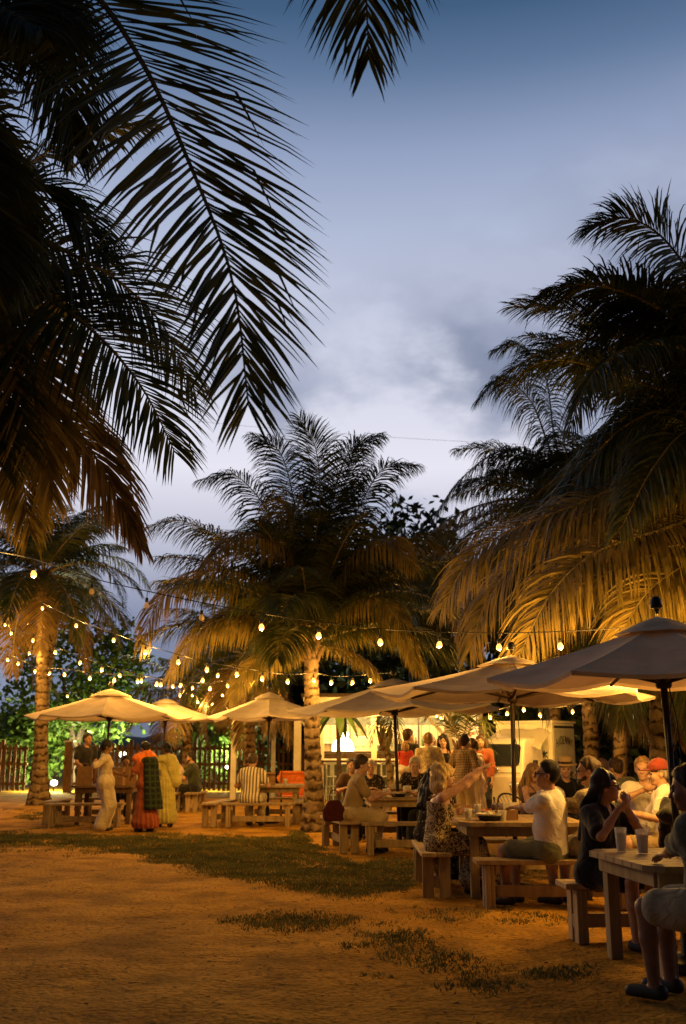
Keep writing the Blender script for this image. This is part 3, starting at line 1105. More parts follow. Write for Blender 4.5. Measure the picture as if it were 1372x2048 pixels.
def extrude_profile(prof, w, inset=.0):
    """side profile (x, z) -> solid of width w along y, its sides drawn in at the top by inset."""
    n = len(prof)
    zmax = max(p[1] for p in prof)
    zmin = min(p[1] for p in prof)
    V = []
    for s in (-1, 1):
        for x, z in prof:
            f = max(0, (z - zmin) / (zmax - zmin) - .55) / .45
            V.append((x, s * (w / 2 - inset * f), z))
    F = [tuple(range(n))[::-1], tuple(range(n, 2 * n))] + [(i, (i + 1) % n, n + (i + 1) % n, n + i) for i in range(n)]
    return V, F


car = empty('parked_car', (xat(352, 39.5), 39.5, 0), R(4), 'dark estate car parked behind the picket fence', 'car')
prof = [(-2.2, .35), (-2.25, .75), (-2.1, 1.05), (-1.2, 1.16), (-.55, 1.72), (-.1, 1.84), (1.4, 1.82), (1.95, 1.6), (2.2, 1.05), (2.25, .5), (2.15, .32)]
V, F = extrude_profile(prof, 1.8, .18)
obj('body', V, F, M['carpaint'], car)
for s in (-1, 1):
    for (xa, xb) in ((-.85, -.05), (.03, .85), (.93, 1.75)):
        Vw = [(xa + (.25 if xa < -.5 else 0), s * .912, 1.2), (xb, s * .912, 1.2), (xb - (.12 if xb > 1.5 else 0), s * .835, 1.66), (xa + (.52 if xa < -.5 else 0), s * .835, 1.66)]
        obj('window', Vw, [(0, 1, 2, 3)], M['carglass'], car)
    for xw in (-1.4, 1.4):
        V, F = lathe([(.02, -.1), (.22, -.1), (.33, -.08), (.34, 0), (.33, .08), (.2, .1), (.02, .1)], 20)
        w = obj('wheel', V, F, M['tyre'], car, True, (xw, s * .82, .34), (R(90), 0, 0))
        V, F = lathe([(.02, -.115), (.2, -.112), (.2, .112), (.02, .115)], 16)
        obj('rim', V, F, M['chrome'], w)
    box('roof_rail', (1.7, .03, .03), (.55, s * .72, 1.865), M['chrome'], car)
for s in (-1, 1):
    box('headlight', (.06, .34, .14), (-2.24, s * .6, .82), M['chrome'], car)


# floodlamps behind the fence that light the bushes greenish white
def floodlamp(label, x, y, z, power, strength):
    root = empty('flood_lamp', (x, y, 0), 0, label, 'lamp')
    V, F = lathe([(.03, 0), (.03, z - .1)], 8)
    obj('post', V, F, M['black'], root)
    V, F = lathe([(.03, -.12), (.11, -.08), (.13, .0), (.10, .05), (.03, .07)], 14)
    obj('globe', V, F, emit('cool_lamp_glow', (1, .97, .82), strength), root, True, (0, 0, z))
    ld = bpy.data.lights.new('flood_light', 'POINT')
    ld.energy = power
    ld.color = (1.0, .97, .50)
    ld.shadow_soft_size = .12
    lo = bpy.data.objects.new('flood_light', ld)
    lo.location = (0, -.02, z + .28)
    link(lo, root)


floodlamp('white globe lamp glowing behind the fence by the pergola posts', xat(457, 36.6), 36.6, .86, 420, 14)
floodlamp('white lamp shining through the pickets behind the left table', xat(246, 36.4), 36.4, 1.25, 550, 8)
floodlamp('low floodlight added in the fence opening to brighten the tree by the left palm', xat(112, 35.9), 35.9, .30, 700, 4)  # unseen lamp, added to brighten the sea grape foliage


# ------------------------------------------------------------------ tables, benches, parasols
def bench(label, x, y, rz, ln=1.35, m='wood', h=.45):
    root = empty('bench', (x, y, 0), rz, label, 'bench', 'timber benches')
    for s in (-1, 1):
        box('seat_plank', (ln, .152, .042), (0, s * .079, h - .021), M[m], root)
    for sx in (-1, 1):
        for sy in (-1, 1):
            box('leg', (.045, .115, h - .046), (sx * (ln / 2 - .11), sy * .085, (h - .046) / 2), M[m], root)
            box('leg_plate', (.04, .09, h - .05), (sx * (ln / 2 - .155), sy * .085, (h - .05) / 2), M[m], root)
        box('cross_rail', (.04, .25, .085), (sx * (ln / 2 - .20), 0, h - .089), M[m], root)
    box('stretcher', (ln - .40, .04, .105), (0, 0, .155), M[m], root)
    box('end_rail', (.04, .05, .10), (-(ln / 2 - .11), 0, .155), M[m], root)
    box('end_rail', (.04, .05, .10), ((ln / 2 - .11), 0, .155), M[m], root)
    return root


def table(label, x, y, rz, sx=1.25, sy=1.25, m='wood', h=.75):
    root = empty('picnic_table', (x, y, 0), rz, label, 'table', 'timber tables')
    n = 8
    w = sy / n
    ch = .10
    for i in range(n):
        yy = -sy / 2 + (i + .5) * w
        cut = ch if i in (0, n - 1) else 0
        if cut:
            s = -1 if i == 0 else 1
            prof = [(-sx / 2 + cut, s * w / 2), (sx / 2 - cut, s * w / 2), (sx / 2, -s * w / 2 + s * .02), (sx / 2, -s * w / 2 + s * .002), (-sx / 2, -s * w / 2 + s * .002), (-sx / 2, -s * w / 2 + s * .02)]
            V = [(a, b, -.02) for a, b in prof] + [(a, b, .02) for a, b in prof]
            k = len(prof)
            F = [tuple(range(k))[::-1], tuple(range(k, 2 * k))] + [(j, (j + 1) % k, k + (j + 1) % k, k + j) for j in range(k)]
            if s > 0:
                F = [f[::-1] for f in F]
            obj('top_plank', V, F, M[m], root, False, (0, yy, h - .02))
        else:
            box('top_plank', (sx, w - .006, .04), (0, yy, h - .02), M[m], root)
    for s in (-1, 1):
        box('apron', (sx - .18, .03, .10), (0, s * (sy / 2 - .09), h - .092), M[m], root)
        box('apron', (.03, sy - .25, .10), (s * (sx / 2 - .09), 0, h - .092), M[m], root)
        for t in (-1, 1):
            box('leg', (.09, .09, h - .042), (s * (sx / 2 - .15), t * (sy / 2 - .15), (h - .042) / 2), M[m], root)
    return root


def parasol(label, x, y, Rr, zr, zt, rot=0.0, cm='canvas', wind=0.0, lean=(0, 0)):
    root = empty('parasol', (x, y, 0), 0, label, 'parasol', 'canvas parasols')
    root.rotation_euler = (lean[0], lean[1], 0)
    nseg, nr, nt = 8, 9, 6
    V, F = [(0, 0, zt)], []
    rise = zt - zr
    NA = nseg * nt

    def prof(s, tau):
        mid = math.sin(math.pi * tau)
        ra = Rr * s * (1 - .045 * mid) * math.cos(math.pi / nseg) / math.cos((tau - .5) * 2 * math.pi / nseg)
        z = zt - rise * s - .075 * Rr * mid * s * s * .55 - .02 * math.sin(math.pi * s)
        return ra, z
    for i in range(1, nr + 1):
        s = i / nr
        for j in range(NA):
            seg, tau = j // nt, (j % nt) / nt
            ra, z = prof(s, tau)
            a = rot + 2 * math.pi * j / NA
            z += .012 * math.sin(5 * a + 3 * s + x) * s
            V.append((ra * math.cos(a), ra * math.sin(a), z))
    for j in range(NA):
        F.append((0, 1 + j, 1 + (j + 1) % NA))
    for i in range(nr - 1):
        for j in range(NA):
            k = (j + 1) % NA
            F.append((1 + i * NA + j, 1 + (i + 1) * NA + j, 1 + (i + 1) * NA + k, 1 + i * NA + k))
    # hem turned down a little
    base = 1 + (nr - 1) * NA
    for j in range(NA):
        v = V[base + j]
        V.append((v[0] * .996, v[1] * .996, v[2] - .03))
    for j in range(NA):
        k = (j + 1) % NA
        F.append((base + j, base + NA + j, base + NA + k, base + k))
    can = obj('canopy', V, F, M[cm], root, True)
    can.data.set_sharp_from_angle(angle=R(9))
    # vent flap on top
    V, F = [(0, 0, zt + .045)], []
    for i, (s, dz) in enumerate(((.12, .012), (.25, .012))):
        for j in range(NA):
            tau = (j % nt) / nt
            ra = Rr * s * (1 - .03 * math.sin(math.pi * tau))
            a = rot + 2 * math.pi * j / NA
            V.append((ra * math.cos(a), ra * math.sin(a), zt + dz - .02 - (.0 if i == 0 else rise * .2)))
    for j in range(NA):
        F.append((0, 1 + j, 1 + (j + 1) % NA))
        k = (j + 1) % NA
        F.append((1 + j, 1 + NA + j, 1 + NA + k, 1 + k))
    obj('vent_flap', V, F, M[cm], can, True)
    V, F = lathe([(.026, .0), (.026, zt - .03)], 12)
    obj('pole', V, F, M['pole'], root, True)
    V, F = lathe([(.05, -.05), (.06, -.03), (.06, .03), (.045, .05)], 12)
    obj('runner', V, F, M['pole'], root, True, (0, 0, zr - .05))
    for k in range(nseg):
        a = rot + 2 * math.pi * k / nseg
        c, s = math.cos(a), math.sin(a)
        p = [(c * .03, s * .03, zt - .05), (c * Rr * .5, s * Rr * .5, zt - rise * .5 - .075), (c * Rr * .985, s * Rr * .985, zr - .02)]
        V, F = tube(spline(p, 6), .013, 6)
        rb = obj('rib', V, F, M['pole'], root)
        q = [(c * .05, s * .05, zr - .05), (c * Rr * .5, s * Rr * .5, zt - rise * .5 - .09)]
        V, F = tube(q, .014, 6)
        obj('strut', V, F, M['pole'], rb)
    # solar lamp finial
    V, F = lathe([(.012, .06), (.02, .10), (.045, .105), (.05, .13), (.04, .17), (.02, .19), (.004, .195)], 12)
    fi = obj('finial', V, F, M['black'], root, True, (0, 0, zt))
    V, F = lathe([(.04, .10), (.047, .115), (.047, .128), (.04, .135)], 12)
    obj('glass_ring', V, F, M['bulb_off'], fi, True)
    # furling cord
    pts = [(.03, -.03, zr - .1), (.06, -.05, zr - .4), (.05, -.04, zr - .75), (.02, -.035, zr - .5), (-.02, -.04, zr - .78), (-.01, -.03, zr - .35)]
    V, F = tube(spline(pts, 26), .005, 5)
    obj('cord', V, F, M['black'], root, True)
    V, F = lathe([(.02, .0), (.24, .0), (.25, .04), (.2, .07), (.05, .09), (.04, .3), (.02, .3)], 18)
    obj('base', V, F, M['black'], root, True)
    return root


# positions: A left, A2 behind it, B mid-left, C middle, D mid-right, N near right
TA = (xat(215, 21.2), 21.2)
TA2 = (xat(328, 26.0), 26.0)
TB = (xat(537, 21.3), 21.3)
TC = (xat(797, 16.5), 16.5)
TD = (xat(1022, 11.35), 11.35)
TN = (2.43, 7.55)
parasol('beige parasol furthest left, over the standing women', *TA, 1.72, PX(40, 1432, 21.2).z, PX(215, 1382, 21.2).z, R(8))
parasol('taupe parasol behind the leftmost one, over the far table', *TA2, 1.45, PX(425, 1437, 26).z, PX(338, 1400, 26).z, R(20), 'canvas_dk')
parasol('beige parasol over the diner in the striped shirt', *TB, 1.30, PX(413, 1433, 21.3).z, PX(527, 1388, 21.3).z, R(4), 'canvas_dk')
parasol('beige parasol in front of the kiosk, over the man in the tan shirt', *TC, 1.75, PX(580, 1418, 16.5).z, PX(795, 1362, 16.5).z, R(6), 'canvas_dk', lean=(0, R(-1.5)))
parasol('warmly lit beige parasol over the blonde woman with raised arms', *TD, 1.58, PX(740, 1386, 11.35).z, PX(1022, 1318, 11.35).z, R(-3), lean=(0, R(1)))
parasol('grey shaded parasol nearest the camera at the right edge', *TN, 1.32, PX(1000, 1350, 7.55).z, PX(1325, 1245, 7.55).z, R(2), 'canvas_near', lean=(R(1), R(-1.5)))

table('brown timber table with paper bags under the leftmost parasol', TA[0] + .05, TA[1], R(3), 1.3, 1.2, 'wood_dk')
table('small far timber table where the bearded man sits', TA2[0] + .15, TA2[1] - .5, R(-4), 1.1, 1.1)
table('timber table in front of the striped shirt diner', TB[0] + .10, TB[1], R(0), 1.25, 1.1)
table('timber table of the man in the tan polo shirt', TC[0] + .05, TC[1], R(4))
table('timber table of the blonde woman with raised arms', TD[0], TD[1], R(0), 1.3, 1.3)
table('shadowed timber table nearest the camera at the right', 2.54, 7.50, R(8), 1.28, 1.18)

bench('bench on the camera side of the leftmost table', xat(160, 20) + .15, 20.05, R(2), 1.5)
bench('bench at the outer end of the leftmost table', TA[0] - .98, TA[1] + .05, R(92), 1.3)
bench('bench behind the leftmost table', TA[0], TA[1] + 1.0, R(0), 1.4)
bench('bench under the bearded man at the far table', xat(395, 25.0), 25.0, R(86), 1.2)
bench('bench on the far side of the far table', TA2[0] + .1, TA2[1] + .6, R(0), 1.2)
bench('bench across the near side of the far table', xat(345, 24.5), 24.6, R(88), .9)
bench('bench the striped shirt diner sits on', xat(518, 20.0), 20.1, R(0), 1.4)
bench('bench end-on beside the striped shirt diner', xat(440, 20.6), 20.75, R(80), 1.5)
bench('bench right of the striped shirt table, partly behind the palm trunk', xat(607, 21.0), 21.1, R(88), 1.2)
bench('bench behind the striped shirt table', TB[0] + .1, TB[1] + 1.0, R(0), 1.3)
bench('bench under the man in the tan polo shirt', -.05, 15.85, R(103), 1.45)
bench('empty bench in front of the tan polo man table', xat(815, 14.95), 15.05, R(1), 1.35)
bench('bench behind the tan polo man table', TC[0] + .1, TC[1] + 1.05, R(2), 1.4)
bench('bench under the blonde woman with raised arms', .96, 11.5, R(90), 1.5)
bench('bench under the man in the white shirt', 2.05, 10.22, R(0), 1.55)
bench('bench behind the blonde woman table', TD[0] + .1, TD[1] + 1.05, R(0), 1.4)
bench('bench under the woman with long black hair and glasses', 2.50, 8.58, R(4), 1.5)
bench('bench under the cropped man at the right edge', 2.92, 6.30, R(-10), 1.4)

# ------------------------------------------------------------------ festoon light strings
bulb_prof = [(.011, -.012), (.015, -.020), (.024, -.036), (.028, -.050), (.025, -.066), (.014, -.077), (.002, -.081)]
bv, bf = lathe(bulb_prof, 12)
ME_BULB = {k: mesh_data('bulb', bv, bf, True, [M[k]]) for k in ('bulb', 'bulb_far', 'bulb_off')}
sv, sf = lathe([(.006, .03), (.015, .025), (.017, -.01), (.014, -.016)], 10)
ME_SOCK = mesh_data('socket', sv, sf, True, [M['black']])


BULB_LIGHT = bpy.data.lights.new('bulb_light', 'POINT')
BULB_LIGHT.energy, BULB_LIGHT.color, BULB_LIGHT.shadow_soft_size = 46, WARM, .025
FRONT_LIGHT = BULB_LIGHT.copy()
FRONT_LIGHT.energy = 31


def light_string(label, bulbs, cable=None, drop=.06, ends=(), kind='bulb', light=None, scale=1.2, rad=.006):
    """bulbs: (x px, y px, distance, lit)."""
    pts = []
    P = [PX(b[0], b[1], b[2]) if len(b) == 4 else Vector(b[0]) for b in bulbs]
    bulbs = [b if len(b) == 4 else (0, 0, 0, b[1]) for b in bulbs]
    root = empty('light_string', P[0], 0, label, 'string lights', 'festoon light strings')
    for e in ends[:1]:
        if e:
            pts.append(PX(*e))
    cab = []
    for i, p in enumerate(P):
        dz = drop if cable is None else None
        top = p + Vector((0, 0, .05 * scale + drop * scale))
        if cable is not None and cable[i] is not None:
            top = PX(bulbs[i][0], cable[i], bulbs[i][2])
        pts.append(top)
        ln = max(.0, top.z - p.z - .06 * scale)
        bo = obj_me('bulb', ME_BULB[kind if bulbs[i][3] else 'bulb_off'], root, p - P[0] + Vector((0, 0, .055 * scale)), scale=(scale,) * 3)
        bo.rotation_euler = (random.uniform(-.12, .12), random.uniform(-.12, .12), 0)
        so = obj_me('socket', ME_SOCK, bo)
        if bulbs[i][3]:
            lo = bpy.data.objects.new('bulb_light', light or BULB_LIGHT)
            lo.location = (0, 0, -.10)
            link(lo, bo)
        if ln > .05:
            V, F = tube([(0, 0, .02), (0, 0, ln / scale)], .004, 4)
            obj('lead', V, F, M['black'], bo)
    for e in ends[1:]:
        if e:
            pts.append(PX(*e))
    V, F = tube(spline(pts, 8 * len(pts)), rad, 5)
    V = np.array(V) - np.array(P[0])
    obj('cable', V, F, M['black'], root)
    return root


fb = [(-55, 1127, 9.4, 1), (66, 1150, 10.6, 1), (183, 1185, 12, 0), (293, 1212, 12, 0), (403, 1237, 12, 0), (522, 1256, 12, 1), (638, 1273, 12, 1), (760, 1286, 12, 1), (880, 1291, 11.8, 1),
      (998, 1296, 11.5, 1), (1120, 1294, 11.2, 1), (1242, 1288, 10.9, 1), (1364, 1276, 10.6, 1), (1490, 1258, 10.3, 1), ((4.25, 9.3, 3.0), 1), ((4.1, 8.2, 3.05), 1)]
fc = [1094, 1118, 1156, 1182, 1205, 1227, 1244, 1258, 1264, 1266, 1263, 1256, 1246, 1235, None, None]
light_string('front light string sagging across the whole picture, three bulbs unlit', fb, fc, light=FRONT_LIGHT, ends=((-260, 1050, 8.4), (2050, 1120, 6.6)))
S2 = [(84, 1217, 22, 1), (152, 1252, 20, 1), (227, 1281, 18.2, 1), (291, 1305, 17.2, 1), (356, 1325, 16.8, 1), (414, 1340, 16.6, 1), (474, 1350, 16.8, 1), (525, 1358, 17.2, 1), (575, 1364, 17.8, 1), (627, 1361, 18.4, 1), (663, 1366, 18.8, 1), (705, 1366, 19.2, 1), (741, 1362, 19.6, 1)]
light_string('light string running from the left palm crown towards the kiosk', S2, ends=((70, 1195, 22), (790, 1345, 21)))
S3 = [(66, 1281, 21.4, 1), (110, 1305, 21.4, 1), (160, 1326, 21.4, 1), (203, 1340, 21.4, 1), (240, 1352, 21.4, 1), (283, 1362, 21.4, 1), (322, 1370, 21.4, 1), (362, 1371, 21.4, 1), (405, 1361, 21.4, 1), (436, 1351, 21.4, 1)]
light_string('second light string behind the first on the left', S3, ends=((30, 1262, 23), (470, 1338, 23)))
S4 = [(-30, 1318, 25, 1), (15, 1320, 25, 1), (37, 1328, 25, 1), (70, 1343, 25, 1), (100, 1347, 25, 1), (129, 1350, 22, 1), (180, 1357, 22, 1), (229, 1361, 22, 1), (275, 1364, 22, 1), (314, 1369, 22, 1), (345, 1373, 25, 1), (385, 1376, 25, 1), (420, 1378, 22, 1), (455, 1372, 22, 1), (497, 1364, 22, 1)]
light_string('low light string behind the left parasols', S4, ends=((-80, 1305, 25), (540, 1350, 25)))
S5 = [(10, 1250, 27, 1), (22, 1267, 27, 1), (58, 1248, 27, 1), (58, 1307, 27, 1)]
light_string('short light string at the left margin behind the palm trunk', S5, ends=((-40, 1240, 27), (90, 1300, 27)))
S6 = [(92, 1386, 29, 1), (135, 1393, 29, 1), (360, 1391, 29, 1), (385, 1391, 29, 1), (395, 1404, 29, 1), (424, 1408, 29, 1), (444, 1390, 29, 1), (560, 1378, 29, 1)]
light_string('farthest light string low over the fence', S6, ends=((50, 1378, 29), (620, 1370, 29)))
S7 = [(690, 1429, 27.3, 1), (707, 1417, 27.3, 1), (720, 1424, 27.3, 1), (736, 1424, 27.3, 1), (760, 1420, 27.3, 1), (782, 1424, 27.3, 1)]
light_string('bulbs strung along the kiosk beam left of the parasol pole', S7, ends=((672, 1420, 27.5), (800, 1416, 27.5)))
S8 = [(873, 1431, 22.5, 1), (883, 1437, 22.5, 1), (960, 1422, 20, 1), (980, 1435, 19.5, 1), (1015, 1428, 20.0, 1), (1047, 1420, 20.4, 1), (1079, 1430, 20.3, 1), (1146, 1424, 20.8, 1), (1182, 1417, 18.5, 0)]
light_string('string of bright bulbs over the white van and the bar queue', S8, ends=((850, 1424, 23), (1250, 1395, 17)))
S9 = [(1110, 1338, 10.9, 1), (1148, 1340, 10.8, 1), (1186, 1343, 10.6, 1), (1222, 1346, 10.5, 1), (1256, 1350, 10.4, 1), (1290, 1355, 10.2, 1), (1324, 1362, 10.1, 1), (1355, 1368, 10.0, 1), (1420, 1372, 9.8, 1)]
light_string('bulbs glowing just behind the nearest parasol', S9, ends=((1070, 1326, 11.0), (1500, 1362, 9.4)))

# overhead wires far behind
for lab, a, b in (('thin overhead wire crossing the clouds above the centre palm', (-300, 760, 60), (1700, 905, 60)),):
    A, B = PX(*a), PX(*b)
    pts = [A + (B - A) * t + Vector((0, 0, -1.2 * math.sin(math.pi * t))) for t in np.linspace(0, 1, 30)]
    V, F = tube(pts, .008, 4)
    tag(obj('overhead_wire', V, F, M['black']), lab, 'wire')

# ------------------------------------------------------------------ drinks kiosk
KY = 28.0
kb = empty('drinks_kiosk', (0, KY, 0), 0, 'white timber drinks kiosk with lit open bar front', 'kiosk')
x0, x1 = xat(640, KY), xat(965, KY)
cxk, wk = (x0 + x1) / 2, x1 - x0
M['kwall'] = wood('cream_wall_boards', (.62, .52, .34), .1, .6, .1)
M['kdark'] = wood('dark_bar_timber', (.055, .035, .02), .35, .5, .2)
M['kgreen'] = plain('grey_green_boards', (.16, .18, .14), .7, .25, 8, .2, rnd=.15)
nb = 18
for i in range(nb):
    w = wk / nb
    box('wall_board', (w - .012, .03, 2.6), (x0 + (i + .5) * w, 2.4, 1.3), M['kwall'], kb)
for s, xx in ((-1, x0), (1, x1)):
    box('side_wall', (.06, 2.36, 2.6), (xx, 1.2, 1.3), M['white'], kb)
box('roof', (wk + 1.0, 3.4, .10), (cxk, 1.1, 2.86), M['kdark'], kb)
box('ceiling', (wk - .1, 2.3, .03), (cxk, 1.2, 2.62), M['white'], kb)
box('beam', (wk + .5, .12, .24), (cxk, -.02, 2.60), M['white'], kb)
box('fascia', (wk + .9, .05, .12), (cxk, -.5, 2.76), M['white'], kb)
for px in (748, 804, 838):
    pass
for px, w in ((643, .14), (748, .15), (962, .14)):
    box('post', (w, w, 2.48), (xat(px, KY), -.001, 1.24), M['white'], kb)
box('bar_top', (wk, .55, .05), (cxk, .22, 1.36), M['kdark'], kb)
box('bar_upstand', (wk - .02, .05, .14), (cxk, -.02, 1.262), M['kdark'], kb)
box('bar_ledge', (wk + .1, .36, .06), (cxk, -.26, 1.12), M['kdark'], kb)
for i in range(24):
    w = wk / 24
    box('bar_board', (w - .014, .03, 1.04), (x0 + (i + .5) * w, .0, .54), M['kgreen'], kb)
box('shelf', (1.9, .28, .04), (xat(850, KY + 2), 2.22, 1.50), M['kwall'], kb)
box('shelf', (.9, .28, .04), (xat(665, KY + 2), 2.22, 1.62), M['white'], kb)
box('door_frame', (.05, .05, 2.2), (xat(838, KY + 2.3), 2.34, 1.5), M['kdark'], kb)
box('door_frame', (.05, .05, 2.2), (xat(700, KY + 2.3), 2.34, 1.5), M['kgreen'], kb)
box('header_board', (wk - .2, .04, .22), (cxk, 2.355, 2.25), M['kgreen'], kb)

# white post with two braces at the right of the bar
pb = empty('braced_post', (xat(897, 25), 25, 0), 0, 'white timber post with two diagonal braces at the right of the bar', 'post')
box('shaft', (.20, .20, 2.6), (0, 0, 1.3), M['white'], pb)
for s in (-1, 1):
    box('brace', (.08, .06, .95), (s * .34, 0, 2.05), M['white'], pb, (0, R(42) * s, 0))
box('head_beam', (2.3, .14, .2), (0, 0, 2.7), M['white'], pb)

# pergola posts on the left of the kiosk
pg = empty('pergola', (xat(540, 30), 30, 0), 0, 'white pergola posts and beam left of the kiosk', 'pergola')
for px, d, w in ((468, 30, .16), (547, 31.5, .13), (595, 28.4, .20), (624, 29.0, .12)):
    box('post', (w, w, 2.5), (xat(px, d) - pg.location.x, d - 30, 1.25), M['white'], pg)
box('beam', (2.9, .10, .16), (.15, -.15, 2.55), M['white'], pg, (0, 0, R(-2)))
box('brace', (.07, .06, .8), (xat(609, 28.4) - pg.location.x, -1.6, 2.1), M['white'], pg, (0, R(-45), 0))

# framed poster and notices on the kiosk wall
yw = KY + 2.365
ps = empty('framed_poster', (xat(722, yw), yw, PX(722, 1456, yw).z), 0, 'framed poster on the kiosk wall', 'poster')
box('frame', (.42, .03, .56), (0, 0, 0), M['white'], ps)
box('print', (.34, .006, .46), (0, -.02, 0), plain('poster_print', (.32, .20, .10), .7, .8, 9, 0), ps, bev=0)
nt_ = empty('notice', (xat(721, yw), yw, PX(721, 1482, yw).z), 0, 'pale paper notice below the framed poster', 'notice')
box('sheet', (.36, .008, .30), (0, 0, 0), plain('paper', (.7, .62, .45), .8, .1), nt_, bev=0)
box('sheet', (.34, .008, .16), (0, 0, -.28), plain('paper_b', (.7, .62, .45), .8, .1), nt_, bev=0)

# glowing lamp on the bar
gl = empty('glowing_lamp', (xat(686, KY + .5), KY + .35, 1.385), 0, 'white glowing bell-shaped lamp with stacked globes on the bar', 'lamp')
V, F = lathe([(.30, 0), (.31, .06), (.29, .18), (.22, .30), (.14, .36), (.08, .38)], 20)
gm = emit('frosted_lamp_glow', (1, .72, .32), 9)
obj('bell', V, F, gm, gl, True)
for k, (dx, z, r) in enumerate(((-.07, .45, .10), (.07, .45, .10), (0, .58, .10), (-.04, .70, .075), (.05, .72, .07), (0, .82, .05))):
    V, F = lathe([(.01, -r), (r * .7, -r * .7), (r, 0), (r * .7, r * .7), (.01, r)], 12)
    obj('globe', V, F, gm, gl, True, (dx, 0, z))
ld = bpy.data.lights.new('bar_light', 'POINT')
ld.energy, ld.color, ld.shadow_soft_size = 190, (1, .62, .24), .15
lo = bpy.data.objects.new('bar_light', ld)
lo.location = (.2, .55, 1.08)
link(lo, gl)
dl = empty('ceiling_lamp', (xat(840, KY + 1.2), KY + 1.1, 2.6), 0, 'ceiling lamp inside the kiosk above the back shelf', 'lamp')
V, F = lathe([(.02, 0), (.14, -.02), (.15, -.06), (.10, -.10), (.01, -.11)], 16)
obj('diffuser', V, F, emit('ceiling_glow', (1, .66, .26), 30), dl, True)
ld = bpy.data.lights.new('ceiling_light', 'POINT')
ld.energy, ld.color, ld.shadow_soft_size = 170, (1, .6, .22), .15
lo = bpy.data.objects.new('ceiling_light', ld)
lo.location = (0, 0, -.3)
link(lo, dl)

# bottles and tubs on the back bar
rng = random.Random(5)
BOT = []
for k, (c, r, h) in enumerate((((.06, .10, .03), .036, .30), ((.25, .12, .03), .038, .28), ((.45, .40, .30), .035, .32), ((.10, .04, .02), .045, .26))):
    V, F = lathe([(r, 0), (r, h * .58), (r * .8, h * .66), (r * .36, h * .75), (r * .36, h), (.004, h)], 10)
    BOT.append((mesh_data('bottle', V, F, True, [glassy('bottle_glass_%d' % k, c, .1, .9)]), h))
spots = [(805, 1.522), (812, 1.522), (819, 1.522), (826, 1.522), (832, 1.522), (846, 1.522), (853, 1.522), (861, 1.522), (869, 1.522), (877, 1.522), (886, 1.522)]
for i, (px, z) in enumerate(spots):
    k = rng.randrange(4)
    o = obj_me('bottle', BOT[k][0], None, (xat(px, KY + 2.2), KY + 2.2 + rng.uniform(-.05, .05), z), (0, 0, rng.uniform(0, 6)))
    tag(o, 'liquor bottle in the row on the shelf at the back of the kiosk', 'bottle', 'bottles on the kiosk shelf')
for i, (px, h, r) in enumerate(((762, .16, .12), (784, .30, .13))):
    V, F = lathe([(r * .85, 0), (r, h), (r * .95, h), (r * .8, .02)], 14, False)
    o = obj('tub', V, F, plain('dark_tub' if i == 0 else 'pale_tub', (.03, .025, .02) if i == 0 else (.45, .5, .5), .6), None, True, (xat(px, KY + .3), KY + .2, 1.387))
    tag(o, ('dark ice tub on the bar counter', 'pale blue tub on the bar counter')[i], 'tub')
bn = empty('menu_banner', (xat(771, KY - .2), KY - .15, 1.95), 0, 'narrow white vertical menu banner hanging over the bar', 'banner')
box('sheet', (.17, .012, .62), (0, 0, -.2), plain('banner_cloth', (.72, .70, .66), .8, .08), bn, bev=0)
box('rod', (.2, .02, .02), (0, 0, .12), M['black'], bn)


# bar stools
def stool(label, x, y, rz):
    root = empty('bar_stool', (x, y, 0), rz, label, 'stool', 'metal bar stools')
    m = M['stool']
    box('seat', (.34, .34, .03), (0, 0, .74), m, root)
    for sx in (-1, 1):
        for sy in (-1, 1):
            V, F = tube([(sx * .14, sy * .14, .73), (sx * .21, sy * .21, .0)], .018, 6)
            obj('leg', V, F, m, root)
    for z, w in ((.28, .36), (.5, .33)):
        for s in (-1, 1):
            box('foot_rail', (w, .02, .025), (0, s * (w / 2 + .005), z), m, root)
            box('foot_rail', (.02, w - .03, .025), (s * (w / 2 + .005), 0, z - .02), m, root)
    box('back_panel', (.12, .015, .3), (0, .17, .92), m, root)
    box('back_top', (.36, .02, .06), (0, .17, 1.08), m, root)
    for s in (-1, 1):
        V, F = tube([(s * .15, .16, .74), (s * .17, .17, 1.08)], .014, 6)
        obj('back_upright', V, F, m, root)


M['stool'] = plain('pale_blue_metal', (.38, .42, .40), .45, .15, 6, .05, .4)
for i, (px, lab) in enumerate(((668, 'pale metal bar stool left of the kiosk beside the palm trunk'), (712, 'pale metal bar stool partly hidden behind the tan polo man'),
                               (776, 'pale metal bar stool left of the parasol pole'), (826, 'pale metal bar stool right of the parasol pole'),
                               (905, 'pale metal bar stool at the right end of the bar'))):
    stool(lab, xat(px, 27.1), 27.15, R(180 + 8 * (i - 2)))

# ------------------------------------------------------------------ little white three-wheeled van
van = empty('cafe_van', (xat(1046, 22.4), 22.4, 0), R(-36), 'small white three-wheeled cafe van with painted lettering', 'van')
M['vwhite'] = plain('cream_van_paint', (.76, .69, .54), .45, .10, 4, .05)
M['vside'] = plain('van_panel_paint', (.52, .49, .36), .6, .15, 4, .05)
M['ink'] = plain('painted_lettering', (.03, .035, .03), .7, .2)
# box body: x across, y along (front is -y)
box('cargo_box', (1.34, 1.2, 1.55), (0, .65, 1.235), M['vwhite'], van, bev=.02)
box('front_panel', (1.16, .012, 1.2), (0, .043, 1.2), M['vside'], van)
box('side_panel', (.012, 1.08, 1.32), (.676, .66, 1.22), M['vside'], van)
box('roof_lip', (1.40, 1.26, .05), (0, .65, 2.036), M['vwhite'], van)
box('gutter', (.02, 1.05, .05), (.69, .66, 1.93), M['ink'], van)
